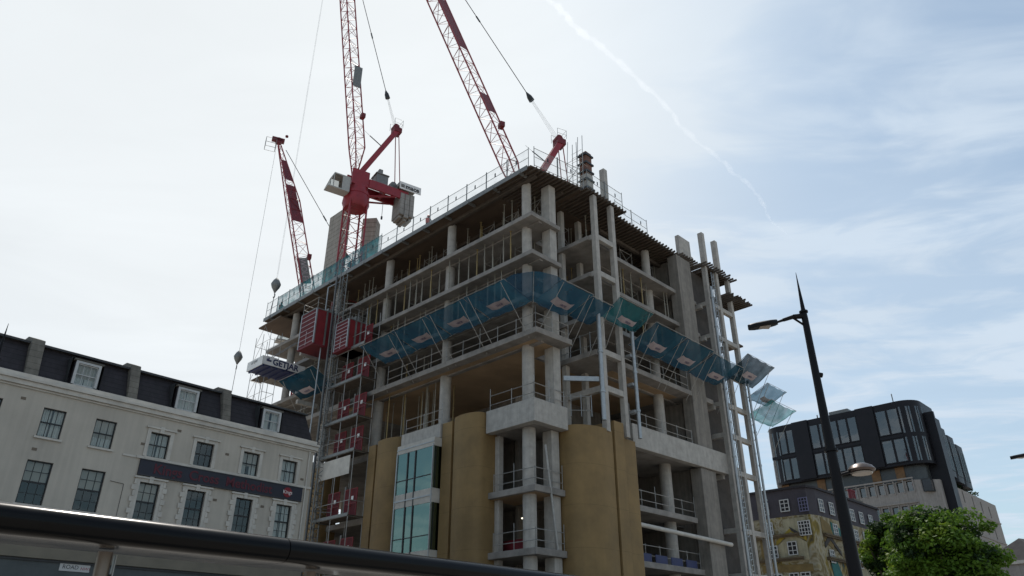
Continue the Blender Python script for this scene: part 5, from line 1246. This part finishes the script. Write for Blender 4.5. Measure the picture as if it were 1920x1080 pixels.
# ------------------------------------------------------------------ tree at the lower right
def tree(base, label, top, cr, seed, leaf, n_clump, name='plane_tree', shape=None):
    rg = random.Random(seed); t = thing(name, label, 'tree', base)
    tr = MB(); BARK = mat('bark', (.09, .07, .05), .9, .35, 3, bump=.4)
    tr.tube((0, 0, 0), (.1, .05, 1.6), .3, .24, n=10).tube((.1, .05, 1.6), (0, .1, 3.0), .24, .19, n=10)
    limbs = []
    for i in range(9):
        a = 2 * math.pi * i / 9 + rg.uniform(-.3, .3); z0 = rg.uniform(1.7, 3.0); l = cr * rg.uniform(.5, .8)
        p1 = Vector((math.cos(a) * l * .5, math.sin(a) * l * .5, z0 + (top - z0) * rg.uniform(.25, .45))); p2 = Vector((math.cos(a) * l, math.sin(a) * l, z0 + (top - z0) * rg.uniform(.4, .8)))
        tr.tube((0, .05, z0), p1, .11, .07, n=7).tube(p1, p2, .07, .02, n=6); limbs.append(p2)
    tr.tube((0, .1, 3.0), (.1, 0, top * .85), .17, .03, n=8); tr.build('trunk', BARK, t, smooth=50)
    b = MB(); cz = top - cr * .95
    for i in range(n_clump):
        d = Vector((rg.gauss(0, 1), rg.gauss(0, 1), rg.gauss(0, 1))).normalized(); k = rg.random() ** .55
        wob = 1 + .14 * math.sin(5 * math.atan2(d.y, d.x) + seed) + .08 * math.sin(9 * d.z + seed)
        c = Vector((d.x * cr * k * wob, d.y * cr * k * wob, cz + d.z * cr * .92 * k * wob))
        b.m = rg.choice((0, 0, 0, 1, 2, 0, 0, 2)); leaves(b, c, cr * rg.uniform(.16, .32), 190, .085, rg, .72)
    b.build('crown', [leaf, LEAFY if leaf is LEAF else LEAF, LEAFD], t); return t
tree(Vector((18.35, 33.2, 0)), 'bright green bushy tree in front of the hotel at the lower right', 7.55, 2.1, 11, LEAF, 260)
tree(Vector((18.6, 37.8, 0)), 'smaller paler tree behind the left side of the bushy green tree', 8.0, 1.55, 23, LEAF, 110)
tree(Vector((21.6, 38.6, 0)), 'dark green tree half hidden behind the right side of the bushy tree', 8.0, 1.3, 31, LEAFD, 55)

# ------------------------------------------------------------------ small house far right
PF = on_dist(1905, 1040, 150); 
fh = thing('distant_house', 'low brown hip-roofed building at the far right edge beyond the hotel', 'building', (PF.x + 5.2, PF.y + 4, 0), R(30))
MB().box(-7, 7, -5, 5, 0, 15.6).build('wall', HCONC, fh); MB().box(-7.3, 7.3, -5.3, 5.3, 15.605, 16.1).build('cornice', TRIM, fh)
MB().box(-7.02, -7.1, -3, -1.8, 12, 14).build('window', DARK, fh)
b = MB(); p = [(-7.2, -5.2, 16.11), (7.2, -5.2, 16.11), (7.2, 5.2, 16.11), (-7.2, 5.2, 16.11)]; a, c_ = (-2.5, 0, 20.0), (2.5, 0, 20.0)
b.face(p[0], p[1], c_, a).face(p[1], p[2], c_).face(p[2], p[3], a, c_).face(p[3], p[0], a).face(*p[::-1]); b.build('roof', mat('brown_roof', (.17, .135, .11), .85, .2, 1), fh)

# ------------------------------------------------------------------ contrail high above
CT_P = [(1005, -16), (1040, 8), (1062, 28), (1072, 45), (1100, 68), (1132, 92), (1165, 118), (1205, 158), (1240, 190), (1262, 212), (1275, 236), (1310, 268), (1345, 292), (1372, 322), (1402, 345), (1425, 372), (1440, 405), (1462, 428), (1490, 452)]
def contrail():
    pts = [pix_ray(x, y).normalized() for x, y in CT_P]; ALT = 3000.0
    pts = [Vector((0, 0, EYE)) + p * (ALT / p.z) for p in pts]
    fine = []; rg = random.Random(3)
    for a, b_ in zip(pts, pts[1:]):
        for i in range(5): fine.append(a.lerp(b_, i / 5))
    fine.append(pts[-1]); n = 10; mb = MB(); N_ = len(fine)
    for i, p in enumerate(fine):
        t = i / (N_ - 1); d = (fine[min(i + 1, N_ - 1)] - fine[max(i - 1, 0)]).normalized(); a = d.cross(Vector((0, 0, 1))).normalized(); c_ = d.cross(a)
        r_ = (18 - 5 * t) * (1 + .3 * math.sin(i * 1.1) + rg.uniform(-.18, .18)); r_ = max(4, r_ * (1 if t < .85 else (1.02 - t) / .17 + .1))
        off = a * rg.uniform(-7, 7) + c_ * rg.uniform(-7, 7)
        for k in range(n):
            q = 2 * math.pi * k / n; mb.v.append(tuple(p + off + (a * math.cos(q) + c_ * math.sin(q)) * r_))
    for i in range(N_ - 1):
        for k in range(n): l = (k + 1) % n; mb.f.append((i * n + k, i * n + l, (i + 1) * n + l, (i + 1) * n + k)); mb.mi.append(0)
    mb.f.append(tuple(range(n))[::-1]); mb.f.append(tuple((N_ - 1) * n + k for k in range(n))); mb.mi += [0, 0]
    m = bpy.data.materials.new('vapour'); m.use_nodes = True; N = m.node_tree.nodes; L = m.node_tree.links; N.clear(); out = N.new('ShaderNodeOutputMaterial')
    v = N.new('ShaderNodeVolumePrincipled'); v.inputs['Color'].default_value = (1, 1, 1, 1); v.inputs['Density'].default_value = .0021; v.inputs['Anisotropy'].default_value = .55
    L.new(v.outputs[0], out.inputs['Volume']); o = mb.build('contrail', m); tag(o, 'thin white vapour trail crossing the sky above the tower', 'vapour trail', kind='stuff')
contrail()
